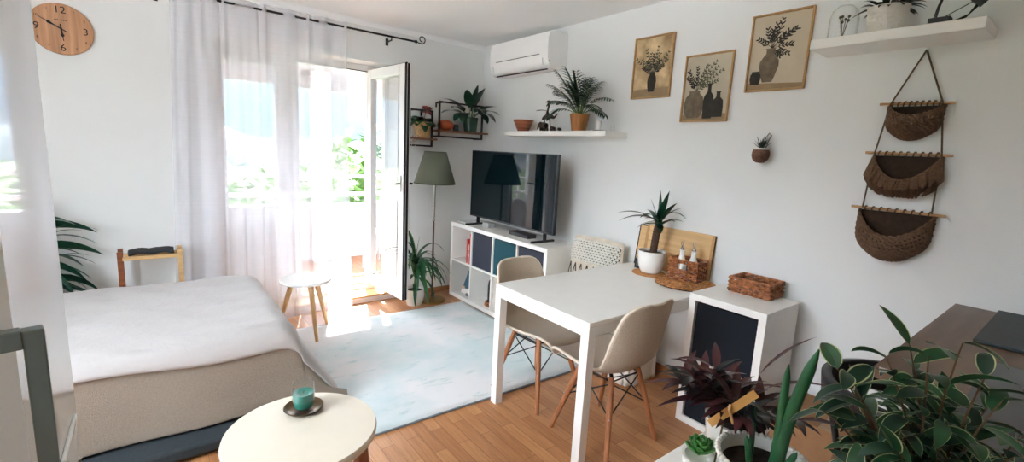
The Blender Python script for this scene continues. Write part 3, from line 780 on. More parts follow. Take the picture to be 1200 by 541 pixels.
paper3 = mat('beige_paper', S(196, 182, 158), .8, var=.08, scale=5)
def art1(g, w, h):
    rnd = random.Random(1)
    g.mi = 3; g.poly([(.012, .012), (w-.012, .012), (w-.012, .07), (.012, .065)], .0083)
    vase(g, .165, .045, [(.022, 0), (.032, .03), (.037, .07), (.032, .10), (.02, .115), (.026, .13)], 0, .0093)
    for i in range(13):
        a = PI/2+(i-6)*.2; sprig(g, .165, .17, a, .09+.04*(i % 3)+(.03 if i == 6 else 0), 7, 2 if i % 3 else 0, .0086+i*.00004, .026, .009, rnd, .2*(6-i)/6)
def art2(g, w, h):
    rnd = random.Random(2)
    g.mi = 3; g.poly([(.012, .012), (w-.012, .012), (w-.012, .05), (.012, .045)], .0083)
    vase(g, .085, .025, [(.04, 0), (.062, .03), (.07, .08), (.06, .13), (.035, .155), (.04, .17)], 1, .0091)
    vase(g, .185, .02, [(.03, 0), (.034, .05), (.036, .11), (.03, .14), (.012, .165), (.011, .20), (.016, .215)], 0, .0094)
    vase(g, .248, .028, [(.036, 0), (.038, .06), (.034, .10), (.014, .12), (.012, .145), (.017, .155)], 0, .0097)
    for i, (a, L) in enumerate(((1.1, .23), (.95, .21), (.75, .22), (1.5, .16), (1.9, .15), (2.1, .12), (1.3, .18), (.55, .16))):
        sprig(g, .09, .19, a, L*.92, 9, 0 if i in (3, 4, 5) else 2, .0086+i*.00004, .027, .008, rnd, -.3 if a < 1.4 else .2)
def art3(g, w, h):
    rnd = random.Random(3)
    g.mi = 3; g.poly([(.012, .012), (w-.012, .012), (w-.012, .035), (.012, .05)], .0083)
    vase(g, .12, .05, [(.026, 0), (.038, .03), (.053, .085), (.052, .115), (.032, .145), (.022, .155), (.022, .175), (.029, .185)], 1, .0091)
    vase(g, .052, .04, [(.024, 0), (.031, .028), (.029, .055), (.021, .065), (.025, .073)], 0, .0095)
    for i, (a, L) in enumerate(((1.57, .17), (1.2, .21), (.9, .15), (.55, .19), (.2, .14), (-.5, .13), (2.0, .15), (2.4, .13), (1.75, .13), (1.35, .14), (.75, .2), (-.9, .09))):
        sprig(g, .125, .235, a, L*.72, 6, 0, .0086+i*.00004, .032, .0085, rnd, .25 if i % 2 else -.25)
picture(2.252, 1.922, .322, .42, paper1, 'framed print of bouquet in dark vase on tan ground, nearest the floating shelf', art1)
picture(1.828, 1.752, .322, .42, paper2, 'framed print of three clustered vases, hung lowest of the three pictures', art2)
picture(1.42, 1.916, .322, .424, paper3, 'framed print of leafy branches in grey jug beside small pot, near upper shelf', art3)

# ------------------------------------------------------------------ wall planter
wp = thing('wall_planter', 'small brown coconut planter with spiky succulent hung on the wall', 'planter', (XR-.056, 1.255, 1.551))
wp.scale = (1.1, 1.1, 1.1)
m_coco = mat('coconut_shell', S(96, 66, 52), .85, var=.35, scale=50, bump=.8, bscale=90)
G().lathe([(0, -.038), (.02, -.036), (.037, -.02), (.043, 0), (.041, .02), (.034, .034), (.03, .034), (.03, .026), (0, .026)], seg=32).make('shell_pot', m_coco, wp)
G().lathe([(.029, .03), (.036, .03), (.036, .038), (.029, .038)], seg=28, cap0=False, cap1=False).make('rim_band', m_ceramic, wp)
g = G()
for i in range(16):
    a = i*2.4; e = .5+1.6*(i/16); g.leaf((0, 0, .03), (math.cos(a)*.8, math.sin(a), e), .06+.02*(i/16), .016, -.2, 5, 'point', .4)
g.make('succulent', mat('dark_succulent', S(30, 48, 42), .5), wp, normals=False)
G().tube([(0, -.02, .03), (.02, -.022, .08), (.048, -.02, .105), (.048, -.008, .118), (.03, .0, .09), (.02, .005, .03)], .0028, 6).make('hanger', m_jute, wp)

# ------------------------------------------------------------------ hanging triple basket
hb = thing('hanging_baskets', 'jute wall hanging of three crocheted pocket baskets on wooden dowels', 'wall hanging', (XR, .592, 1.06))
xw = -.03
m_dowel = wood_mat('dowel', S(170, 130, 88), S(190, 150, 106), stretch=(8, 1, 8))
rods = [(.742, .471, 1.812), (.765, .444, 1.583), (.785, .427, 1.316)]
L_ = lambda y, z, x=xw: Vector((x, y-.592, z-1.06))
for a, b, z in rods: G().cyl(L_(a, z+.002), L_(b, z-.003), .0065, seg=10).make('dowel', m_dowel, hb)
apex = L_(.609, 2.05, -.012)
ins = [.035, .03, .04]
for side in (0, 1):
    pts = [apex]
    for (a, b, z), i in zip(rods, ins):
        y = a-i-.008 if side == 0 else b+i+.008
        pts.append(L_(y, z, xw-.006))
    fine = []
    for p, q in zip(pts, pts[1:]):
        for k in range(12): fine.append(p.lerp(q, k/12))
    fine.append(pts[-1])
    G().tube(fine, .0038, 7).make('rope', mat('dark_rope', S(92, 78, 58), .9, var=.35, scale=120, bump=.6, bscale=200), hb)
G().tube([L_(.609, 2.05, 0), L_(.609, 2.05, -.02)], .004, 8).make('wall_hook', m_steel, hb)
def pocket(a, b, zr, zb, depth, dip, fringe, holes):
    hw = (a-b)/2-.035; cy = (a+b)/2
    def P(u, v):
        u = max(0, min(1, u)); ang = PI*u; zt = zr-.012-dip*max(0, math.sin(ang))**1.7
        k = (1-v**4.5*.42); out = depth*max(0, math.sin(ang))*(.72+.5*math.sin(PI*min(1, v*.9+.12)))*(1-.5*v**4)
        return L_(cy+hw*math.cos(ang)*k, zt+(zb-zt)*(1-(1-v)**1.0)*(1-.16*abs(math.cos(ang))**2*v), -.012-out)
    rows = 15
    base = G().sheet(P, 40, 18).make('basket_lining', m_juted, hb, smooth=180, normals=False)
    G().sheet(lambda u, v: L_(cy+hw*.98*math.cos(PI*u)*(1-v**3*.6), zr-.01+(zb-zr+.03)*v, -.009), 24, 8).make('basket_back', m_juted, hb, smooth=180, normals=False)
    g = G()
    if not fringe:
        for r in range(rows+1):
            v = r/rows
            if holes and 2 <= r <= 7 and r % 2: continue
            pts = []
            for i in range(97):
                u = i/96; p = P(u, v); p.x -= .004+.003*math.sin(i*1.1+r*PI); p.z += .0022*math.sin(i*1.1+1.5+r*PI); pts.append(p)
            g.tube(pts, .0058 if r else .0075, 5)
        if holes:
            for r in (2, 4, 6):
                for i in range(26):
                    u = (i+.5*(r/2 % 2)+.3)/26
                    if u < 1: g.tube([P(u-.012, r/rows)+Vector((-.005, 0, 0)), P(u, (r+1)/rows)+Vector((-.006, 0, 0)), P(min(1, u+.012), (r+2)/rows)+Vector((-.005, 0, 0))], .0042, 5)
    else:
        for r in (0, 1):
            pts = []
            for i in range(97):
                u = i/96; p = P(u, r*.05); p.x -= .004+.003*math.sin(i*1.1+r*PI); pts.append(p)
            g.tube(pts, .007, 5)
        rnd = random.Random(4)
        for i in range(84):
            u = (i+.5)/84; p0 = P(u, .03); p1 = P(u, .5+.1*rnd.random()); p2 = P(u, .93+.12*rnd.random())
            o = Vector((-.008-.012*rnd.random(), rnd.uniform(-.008, .008), 0))
            y_out = .032*math.cos(PI*u)
            g.tube([p0+o*.6, p1+o+Vector((-.004, y_out*.6, 0)), p2+o+Vector((-.002, y_out, 0))], [.0045, .0056, .0046], 5)
        for r in range(4, 16, 2):
            g.tube([P(i/48, r/16)+Vector((-.003, 0, 0)) for i in range(49)], .005, 5)
    # lashings round the dowel
    for i in range(9):
        y = cy+hw*(1-2*(i+.5)/9)*.95
        ring = [L_(y+.012*(k/10-.5), zr+.0095*math.sin(2*PI*k/10), xw+.0095*math.cos(2*PI*k/10)) for k in range(11)]
        g.tube(ring, .0036, 5)
    g.make('basket', m_jute, hb, normals=False)
pocket(*rods[0][:2], rods[0][2], 1.648, .082, .05, False, True)
pocket(*rods[1][:2], rods[1][2], 1.382, .085, .112, True, False)
pocket(*rods[2][:2], rods[2][2], 1.078, .098, .112, False, True)

# ------------------------------------------------------------------ upper shelf with cloche, plant, wire ornament
S2 = 2.11
tag(G().box(XR-.24, XR, .395, 1.01, S2-.046, S2).make('floating_shelf', m_white, bevel=.003), 'thick white floating shelf above the hanging baskets', 'shelf')
gc = thing('glass_cloche', 'clear glass dome with dried stem on upper shelf', 'glass dome', (2.69, .915, S2))
G().lathe([(.058, .0), (.06, .002), (.06, .10), (.052, .135), (.03, .158), (0, .165)], seg=40, cap0=False).make('dome', m_glass, gc, solid=.0025)
G().lathe([(0, .0), (.05, 0), (.05, .006), (0, .006)], seg=32).make('dome_base', m_oak, gc)
G().ball((0, 0, .173), .010, 12, 8).make('dome_knob', m_glass, gc)
g = G(); rnd = random.Random(6)
for i in range(7):
    a = rnd.uniform(0, 6.28); t = (math.cos(a)*.018, math.sin(a)*.018, rnd.uniform(.07, .12)); g.tube([(0, 0, .006), t], .0014, 5); g.ball(t, .007, 8, 6)
g.make('dried_stem', m_twig, gc)
pl = thing('potted_plant', 'dark leafed plant in dimpled white pot on upper shelf', 'plant', (2.69, .745, S2))
pot_ = G().lathe([(0, 0), (.064, 0), (.07, .01), (.077, .11), (.080, .118), (.074, .118), (.07, .1), (0, .1)], seg=44).make('pot', mat('dimpled_ceramic', S(226, 222, 214), .5, var=.02, bump=.9, bscale=70), pl)
G().lathe([(0, .1), (.069, .1), (.069, .106), (0, .108)]).make('soil', m_soil, pot_)
g = G(); rnd = random.Random(9)
for i in range(40):
    a = rnd.uniform(0, 6.28); g.leaf((.03*math.cos(a), .03*math.sin(a), .108), (math.cos(a), math.sin(a), rnd.uniform(.6, 1.8)), rnd.uniform(.08, .12), .024, 1.3, 6, 'lance', .2)
g.make('foliage', mat('blackish_leaf', S(26, 34, 32), .45, var=.3), pl, normals=False)
wo = thing('wire_ornament', 'black wire rocking cradle ornament at the end of upper shelf', 'decoration', (2.68, .50, S2))
g = G(); g.bar((0, .09, .018), (0, .02, .018), .05, .036); g.bar((0, -.045, .075), (0, -.085, .12), .05, .036)
g.make('end_block', m_black, wo)
g = G()
for i in range(7):
    x = -.024+.008*i; g.tube([(x, .07, .012), (x, .02, .004+.003*i), (x, -.03, .02+.004*i), (x*.8, -.055, .07)], .0018, 5)
for x in (-.02, 0, .02): g.tube([(x, .075, .02), (x*.7, .068, .08), (x*.4, .05, .16)], .002, 5)
g.tube([(0, .05, .16), (0, -.05, .14), (0, -.05, .09)], .002, 5); g.tube([(0, .06, .03), (0, -.04, .085)], .002, 5)
g.make('wire', m_black, wo)

# ------------------------------------------------------------------ wall clock
ck = thing('wall_clock', 'round wooden wall clock with black hands on the back wall', 'clock', (-.386, YB, 2.108), BACK_ROT)
m_clock = mat('clock_walnut', S(176, 128, 92), .5, var=.14, scale=4, stretch=(9, .6, 1), col2=S(196, 148, 110))
Mt = Matrix.Identity(4)
G().lathe([(0, 0), (.15, 0), (.153, .004), (.153, .016), (.150, .02), (0, .02)], seg=72).make('face', m_clock, ck); ckf = ck.children[0] if ck.children else ck
for n in range(1, 13):
    a = PI/2-n*PI/6; bg = n % 3 == 0; r = .113 if bg else .128
    text(str(n), .058 if bg else .02, m_dwood if not bg else m_black, ckf, 'numeral', (r*math.cos(a), r*math.sin(a), .0205), .0006)
def hand(ang, L, w, name, z):
    M = Matrix.Rotation(ang-PI/2, 4, 'Z')
    pts = [(-w*.4, -.03), (w*.4, -.03), (w*.5, L*.35), (w*1.2, L*.55), (w*.3, L*.66), (w*.2, L), (-w*.2, L), (-w*.3, L*.66), (-w*1.2, L*.55), (-w*.5, L*.35)]
    G().prism(pts, z, z+.0015, M).make(name, m_black, ck, smooth=0)
hand(PI/2-(5+50/60)*PI/6, .072, .008, 'hour_hand', .024); hand(PI/2-50*PI/30, .118, .007, 'minute_hand', .0262)
G().cyl((0, 0, .02), (0, 0, .0285), .006, seg=16).make('hub', m_black, ck)
g = G()
for i in range(9): g.box(-.03+.007*i, -.026+.007*i, .05+.0015*(i % 2), .054+.002*(i % 3), .0202, .0207)
g.make('dial_script', m_dwood, ckf, smooth=0)

# ------------------------------------------------------------------ television unit
def cube_unit(name, label, loc, cols, rows, wid, hei, dep=.39):
    """open shelf unit; local x = depth (front at -dep), y along the wall"""
    t = thing(name, label, 'shelf unit', loc)
    e, i = .038, .016
    g = G(); g.box(-dep, 0, 0, wid, hei-e, hei); g.box(-dep, 0, 0, wid, 0, e); g.box(-dep, 0, 0, e, e, hei-e); g.box(-dep, 0, wid-e, wid, e, hei-e)
    g.make('carcass', m_white, t, smooth=0, bevel=.0015)
    cw = (wid-2*e-(cols-1)*i)/cols; ch = (hei-2*e-(rows-1)*i)/rows
    for k in range(1, cols): G().box(-dep+.002, -.004, e+k*cw+(k-1)*i, e+k*cw+k*i, e, hei-e).make('divider', m_white, t, smooth=0)
    for k in range(1, rows): G().box(-dep+.0025, -.006, e, wid-e, e+k*ch+(k-1)*i, e+k*ch+k*i).make('shelf_board', m_white, t, smooth=0)
    G().box(-.006, 0, e, wid-e, e, hei-e).make('back_panel', m_white, t, smooth=0)
    return t, [[(e+c*(cw+i), e+c*(cw+i)+cw, e+r*(ch+i), e+r*(ch+i)+ch) for r in range(rows)] for c in range(cols)]
tvx, tvy = XR-.03, 2.598
tu, cells = cube_unit('media_shelf_unit', 'low white cube shelf unit standing under the television', (tvx, tvy, 0), 4, 2, 1.47, .77)
m_navy = mat('navy_felt', S(52, 56, 68), .9, var=.1, scale=70, bump=.2, bscale=200)
m_teal = mat('teal_felt', S(26, 74, 84), .9, var=.1, scale=70, bump=.2, bscale=200)
def fabric_box(base, cell, m, label, dep=.39, rec=.012):
    y0, y1, z0, z1 = cell; w = y1-y0-.012; h = z1-z0-.012; D = .36
    t = thing('storage_box', label, 'storage box', (base[0]-dep+rec, base[1]+y0+.006, z0+.0005))
    g = G(); e = .006
    g.box(0, e, 0, w, 0, h); g.box(D-e, D, 0, w, 0, h); g.box(e, D-e, 0, e, 0, h); g.box(e, D-e, w-e, w, 0, h); g.box(e, D-e, e, w-e, 0, e)
    g.make('box_body', m, t, smooth=0, bevel=.002)
    return t
TB = (tvx, tvy)
# columns counted from the viewer's side: cells[0] is nearest, cells[3] is by the corner
fabric_box(TB, cells[2][1], m_navy, 'navy fabric box in upper row of media unit beside the red books')
fabric_box(TB, cells[1][1], m_teal, 'teal fabric box in upper row of the media unit')
fabric_box(TB, cells[0][1], m_navy, 'navy fabric box in upper row of media unit behind the far chair')
fabric_box(TB, cells[0][0], m_navy, 'navy fabric box in lower row of media unit hidden by the table')
fabric_box(TB, cells[1][0], mat('pale_felt', S(196, 190, 178), .9), 'pale fabric box in lower row of media unit below the teal box')
m_red = mat('red_cover', S(176, 36, 36), .5, var=.1); m_book2 = mat('patterned_cover', S(112, 88, 80), .6, var=.6, scale=40, col2=S(190, 176, 160)); m_page = mat('pages', S(230, 224, 208), .9)
y0, y1, z0, z1 = cells[3][1]
def book(loc, w, d, h, m, label):
    t = thing('book', label, 'book', loc)
    G().box(0, d, 0, .003, 0, h).box(0, d, w-.003, w, 0, h).box(0, .003, .003, w-.003, 0, h).make('cover', m, t, smooth=0)
    G().box(.003, d-.004, .003, w-.003, .003, h-.003).make('page_block', m_page, t, smooth=0)
book((tvx-.375, tvy+y0+.003, z0+.001), .035, .2, .30, m_red, 'tall red book standing against the divider in media unit')
book((tvx-.372, tvy+y0+.041, z0+.001), .028, .18, .19, m_book2, 'shorter patterned book next to the tall red one')
book((tvx-.372, tvy+y0+.072, z0+.001), .022, .19, .24, m_red, 'thin red book at open side of the short row')
# gnome
y0, y1, z0, z1 = cells[3][0]
gn = thing('plush_gnome', 'plush gnome with blue cone hat and white beard in media unit', 'figurine', (tvx-.29, tvy+y0+.13, z0+.001))
G().lathe([(0, 0), (.05, .0), (.068, .03), (.066, .08), (.05, .11), (0, .12)], seg=28).make('body', mat('grey_plush', S(120, 124, 126), .95, bump=.5), gn)
G().lathe([(.073, .085), (.07, .095), (.056, .14), (.038, .2), (.02, .26), (.008, .295), (0, .3)], seg=28).make('hat', mat('blue_felt', S(54, 84, 100), .95, var=.1), gn)
g = G(); rnd = random.Random(4)
for i in range(46):
    a = PI+rnd.uniform(-1.1, 1.1); g.leaf((.06*math.cos(a), .06*math.sin(a), .10-.02*rnd.random()), (math.cos(a)*.6, math.sin(a)*.6, -.5), rnd.uniform(.05, .085), .018, 1.2, 4, 'lance', .3)
g.make('beard', mat('white_fur', S(226, 222, 214), .95), gn, normals=False)
G().ball((-.076, 0, .094), .016, 14, 10).make('nose', mat('nose_felt', S(206, 168, 140), .9), gn)
bk = thing('book', 'blue grey hardback standing behind the plush gnome', 'book', (tvx-.30, tvy+y0+.01, z0+.001))
G().box(0, .2, 0, .035, 0, .27).make('cover', mat('blue_grey_cover', S(70, 96, 110), .6), bk, bevel=.003)
# glass dome with woven base
y0, y1, z0, z1 = cells[2][0]
cc = thing('bottle_cloche', 'dark glass dome on woven ring base in lower row', 'glass dome', (tvx-.27, tvy+y0+.10, z0+.001))
g = G()
for k in range(3): g.tube([((.078-.004*k)*math.cos(a*2*PI/30), (.078-.004*k)*math.sin(a*2*PI/30), .010+.013*k+.003*math.sin(a*2.5+k*3)) for a in range(30)], .0085, 6, closed=True)
g.lathe([(0, .0), (.07, .0), (.07, .01), (0, .01)]); g.make('woven_ring', m_wick, cc)
G().lathe([(.055, .03), (.058, .06), (.058, .2), (.05, .245), (.025, .27), (0, .275)], seg=32).make('dome', mat('smoked_glass', S(52, 56, 58), .12, var=.1, coat=.4), cc)

# ------------------------------------------------------------------ television
tv = thing('television', 'flat black television standing on the white media unit', 'television', (2.552, 3.315, .77))
hw, z0, z1 = .618, .078, .728
Mtv = Matrix.Rotation(math.radians(0), 4, 'Z')
G().box(0, .028, -hw, hw, z0, z1).box(.028, .055, -hw*.7, hw*.7, z0+.05, z0+.4).make('back_shell', m_black, tv, bevel=.004)
m_scr = mat('screen_glass', S(4, 20, 26), .03, var=0, spec=.3)
G().box(-.004, 0, -hw+.008, hw-.008, z0+.014, z1-.008).make('screen', m_scr, tv, smooth=0)
g = G(); e = .008
g.box(-.006, .004, -hw, -hw+e, z0, z1); g.box(-.006, .004, hw-e, hw, z0, z1); g.box(-.006, .004, -hw+e, hw-e, z1-e, z1); g.box(-.006, .004, -hw+e, hw-e, z0, z0+.014)
g.make('bezel', mat('gunmetal_bezel', S(70, 74, 78), .3, .7), tv, smooth=0)
for y in (-.50, .50):
    g = G(); g.bar((.015, y, z0+.01), (.015, y, .01), .03, .02); g.bar((-.13, y, .009), (.12, y, .009), .022, .018)
    g.make('stand_foot', m_black, tv, bevel=.003)
tag(G().box(-.05, .05, -.13, .13, 0, .035).make('set_top_box', mat('black_box', S(22, 24, 28), .35), bevel=.004, loc=(2.57, 3.11, .77)), 'slim black box on media unit below middle of the television', 'media box')
tag(G().box(-.04, .04, -.05, .05, 0, .05).make('router', mat('silver_box', S(176, 178, 174), .3, .3), bevel=.006, loc=(2.56, 3.62, .77)), 'small silver box on media unit near the television foot by the corner', 'media box')
tag(G().box(-.07, .07, -.09, .09, 0, .014).make('white_box', m_whitep, bevel=.004, loc=(2.53, 3.93, .77)), 'flat white box at the corner end of the media unit top', 'media box')

# ------------------------------------------------------------------ dining table
tx0, tx1, ty0, ty1, tz = 1.5506, 2.797, 1.3558, 2.0911, .74
tb = thing('dining_table', 'white rectangular dining table with its short end at the wall', 'table', (tx0, ty0, 0))
TL_, TW_ = tx1-tx0, ty1-ty0
G().box(0, TL_, 0, TW_, tz-.022, tz).make('tabletop', m_white, tb, bevel=.003)
for x in (0, TL_-.05):
    for y in (0, TW_-.05): G().box(x, x+.05, y, y+.05, 0, tz-.022).make('leg', m_white, tb, smooth=0, bevel=.002)
g = G(); a0, a1 = tz-.075, tz-.022
g.box(.05, TL_-.05, .003, .02, a0, a1); g.box(.05, TL_-.05, TW_-.02, TW_-.003, a0, a1); g.box(.003, .02, .05, TW_-.05, a0, a1); g.box(TL_-.02, TL_-.003, .05, TW_-.05, a0, a1)
g.make('apron', m_white, tb, smooth=0)

# ------------------------------------------------------------------ chairs
m_shell = mat('beige_bucle', S(188, 172, 150), .9, var=.10, scale=160, bump=.5, bscale=320, sheen=.2)
m_edge = mat('pale_shell_edge', S(222, 212, 194), .6, var=.04)
PROF = [(.246, .405, .17), (.240, .426, .195), (.20, .441, .215), (.12, .437, .226), (.03, .428, .232), (-.06, .424, .235), (-.13, .434, .236), (-.18, .468, .235), (-.205, .52, .232), (-.22, .58, .227), (-.233, .65, .219), (-.247, .72, .207), (-.255, .758, .196), (-.260, .780, .184), (-.264, .796, .166), (-.267, .807, .140), (-.269, .813, .105), (-.270, .816, .06)]
def prof_at(u):
    t = u*(len(PROF)-1); i = min(int(t), len(PROF)-2); f = t-i
    c = []
    for k in range(3):
        p0 = PROF[max(i-1, 0)][k]; p1 = PROF[i][k]; p2 = PROF[i+1][k]; p3 = PROF[min(i+2, len(PROF)-1)][k]
        c.append(.5*((2*p1)+(-p0+p2)*f+(2*p0-5*p1+4*p2-p3)*f*f+(-p0+3*p1-3*p2+p3)*f**3))
    return c
def shellf(u, v):
    y, z, w = prof_at(u); y2, z2, _ = prof_at(min(1, u+.01)); y1_, z1_, _ = prof_at(max(0, u-.01))
    T = Vector((0, y2-y1_, z2-z1_)).normalized(); N = Vector((0, T.z, -T.y))
    if N.dot(Vector((0, 1, 1))) < 0: N = -N
    s_ = 2*v-1
    lift = .030+.03*max(0, min(1, (u-.2)/.25)) if u < .55 else .06*(1-(u-.55)/.45*.9)
    lift *= min(1, .35+u*4)
    k = abs(s_)**2.3*lift
    return Vector((s_*w*(1-.06*abs(s_)**4), y, z))+N*k
def shell_chair(loc, rz, label, back_z=0):
    t = thing('dining_chair', label, 'chair', loc, (0, 0, rz), 'shell chairs at the dining table')
    o = G().sheet(shellf, 48, 28).make('seat_shell', m_shell, t, smooth=180, solid=.016)
    rim = [shellf(u/40, 0) for u in range(41)]+[shellf(1, v/12) for v in range(1, 12)]+[shellf(1-u/40, 1) for u in range(41)]+[shellf(0, 1-v/12) for v in range(1, 12)]
    G().tube(rim, .0068, 6, closed=True).make('shell_rim', m_edge, t)
    feet = {}
    for sx in (-1, 1):
        for sy in (-1, 1):
            a = Vector((sx*.105, sy*.10-.01, .405)); b = Vector((sx*.20, sy*.20, back_z if sy < 0 else 0)); feet[(sx, sy)] = (a, b)
            lg = G().tube([a, a.lerp(b, .45), b], [.015, .0165, .0115], 12).make('leg', m_legwood, t)
            G().ball(a.lerp(b, .47)+Vector((sx*.012, sy*.012, 0)), .005, 8, 6).make('bolt', m_steel, lg)
    g = G(); r = .0038
    for sx, sy in ((1, 1), (1, -1), (-1, -1), (-1, 1)):
        nx = {(1, 1): (1, -1), (1, -1): (-1, -1), (-1, -1): (-1, 1), (-1, 1): (1, 1)}[(sx, sy)]
        a, b = feet[(sx, sy)]; c_, d_ = feet[nx]
        g.tube([a.lerp(b, .08), c_.lerp(d_, .47)], r, 6); g.tube([c_.lerp(d_, .08), a.lerp(b, .47)], r, 6)
        g.tube([a.lerp(b, .06), c_.lerp(d_, .06)], r, 6)
    for s_ in (-1, 1): g.bar((-.11*s_, -.115, .402), (.11*s_, .095, .402), .018, .006)
    g.make('wire_brace', m_black, t)
    return t
ch = shell_chair((1.88, 1.49, 0), 0, 'beige shell chair on the near side of table, back towards the cube unit')
shell_chair((1.87, 2.035, 0), PI+.09, 'beige shell chair on far side of table, back towards the media unit', .0135)

# ------------------------------------------------------------------ things on the dining table
m_cork = mat('cork', S(184, 130, 80), .9, var=.25, scale=90)
tag(G().lathe([(0, 0), (.108, 0), (.11, .003), (.108, .007), (0, .007)], seg=48).make('cork_mat', m_cork, loc=(2.62, 1.812, tz)), 'round cork mat under the yucca pot', 'mat')
wm = thing('woven_placemat', 'round woven seagrass placemat under the condiment basket', 'placemat', (2.605, 1.53, tz))
g = G(); rnd = random.Random(3)
for k in range(12):
    r = .012+.0148*k; n = max(12, int(2*PI*r/.016))
    for i in range(n):
        a0 = 2*PI*i/n+k*.3; g.tube([((r+.005)*math.cos(a0), (r+.005)*math.sin(a0), .006), (r*math.cos(a0+.5*2*PI/n), r*math.sin(a0+.5*2*PI/n), .0095), ((r-.005)*math.cos(a0+2*PI/n), (r-.005)*math.sin(a0+2*PI/n), .006)], .0055, 5)
g.make('braid', mat('seagrass', S(150, 98, 56), .8, var=.4, scale=50, col2=S(184, 130, 78)), wm, normals=False)
G().lathe([(0, .001), (.183, .001), (.183, .006), (0, .006)], seg=48).make('mat_base', m_wickd, wm)
yu = thing('yucca', 'yucca plant with thick trunk in white pot on cork mat', 'plant', (2.635, 1.81, tz+.007))
pot_ = G().lathe([(0, 0), (.055, 0), (.066, .006), (.082, .04), (.091, .085), (.093, .125), (.092, .148), (.086, .148), (.085, .13), (0, .128)], seg=52).make('pot', m_ceramic, yu)
G().lathe([(0, .12), (.085, .12), (.085, .13), (0, .134)]).make('soil', m_soil, pot_)
tr = [(.0, -.005, .12), (.004, -.008, .2), (.008, -.012, .28), (.012, -.02, .335)]
g = G(); pts = []; rr = []
for i in range(24):
    t = i/23; k = t*3; a = min(int(k), 2); f = k-a; p = Vector(tr[a]).lerp(Vector(tr[a+1]), f); pts.append(p); rr.append(.0235+.0018*(i % 2))
g.tube(pts, rr, 14).make('trunk', mat('yucca_bark', S(74, 54, 42), .9, var=.4, scale=40, bump=.6), yu)
g = G(); rnd = random.Random(12); T0 = Vector((.012, -.02, .33))
for i, (dx, dy, dz, L, dr) in enumerate(((-.1, .03, 1.6, .25, .1), (-.7, .75, .95, .30, 1.1), (-.8, .65, .55, .28, 1.0), (-.3, .35, 1.5, .2, .3), (-.2, -.35, 1.3, .25, .5), (-.1, -.8, 1.25, .24, 1.7), (-.3, -.9, .8, .25, .8), (-.4, -.75, 1.05, .26, .5), (-.5, -.8, .4, .23, .5), (.2, .5, .9, .2, 1.2), (.4, -.4, 1, .18, .9), (-.8, .1, .9, .2, 1.4), (-.6, -.3, .6, .17, 1.0), (-.5, .6, .1, .15, .7), (-.2, .75, -.1, .13, .3), (.1, .1, 1.5, .16, .3), (-.5, -.5, -.1, .11, .6), (-.6, .2, .3, .12, .5))):
    g.leaf(T0+Vector((0, 0, .02*(i % 3)-.02)), (dx, dy, dz), L, .044, dr, 9, 'lance', .3, edge=(1 if i % 3 == 0 else None), edge_w=.85)
g.make('foliage', [m_leaf2, m_leaf3], yu, normals=False)
fg = thing('candle_house', 'small black angular lantern beside the yucca pot', 'lantern', (2.69, 1.935, tz))
G().prism([(-.035, 0), (.035, 0), (.035, .06), (0, .105), (-.035, .06)], -.02, .02, Matrix(((0, 0, 1, 0), (1, 0, 0, 0), (0, 1, 0, 0), (0, 0, 0, 1)))).make('housing', m_black, fg, bevel=.002)
g = G()
for y in (-.018, .006): g.box(-.0215, -.0195, y, y+.012, .015, .05)
g.box(-.0215, -.0195, -.008, .008, .06, .078); g.make('opening', mat('grey_opening', S(120, 122, 124), .7), fg)
# boards leaning on the wall
def lean_board(y0, y1, h, th, xb, m, label, name, z=tz, rim=None):
    t = thing(name, label, 'board', (xb, y0, z+.0015), (0, math.atan2((XR-.004-th)-xb, h), 0))
    G().box(0, th, 0, y1-y0, 0, h).make('panel', m, t, bevel=.003)
    return t
m_bam = wood_mat('bamboo_board', S(206, 166, 112), S(222, 184, 132), .5, scale=2, stretch=(8, .6, 14))
lb = lean_board(1.475, 1.985, .30, .018, 2.778, m_bam, 'large pale wooden board leaning on the wall behind the basket', 'wooden_board')
m_endoak = wood_mat('end_oak', S(178, 136, 88), S(196, 152, 100), .5)
for y in (.0, .49): G().box(-.001, .019, y, y+.02, 0, .30).make('end_cap', m_endoak, lb, bevel=.002)
nb = thing('black_edged_board', 'thin board with black edge behind the yucca trunk', 'board', (2.773, 1.99, tz+.0015), (0, math.atan2(.04, .3), 0))
G().box(.0, .010, 0, .055, 0, .285).make('panel', m_bam, nb, bevel=.002)
G().box(-.001, .011, .055, .063, 0, .29).box(-.001, .011, .0, .063, .285, .291).make('black_edge', m_black, nb, smooth=0)

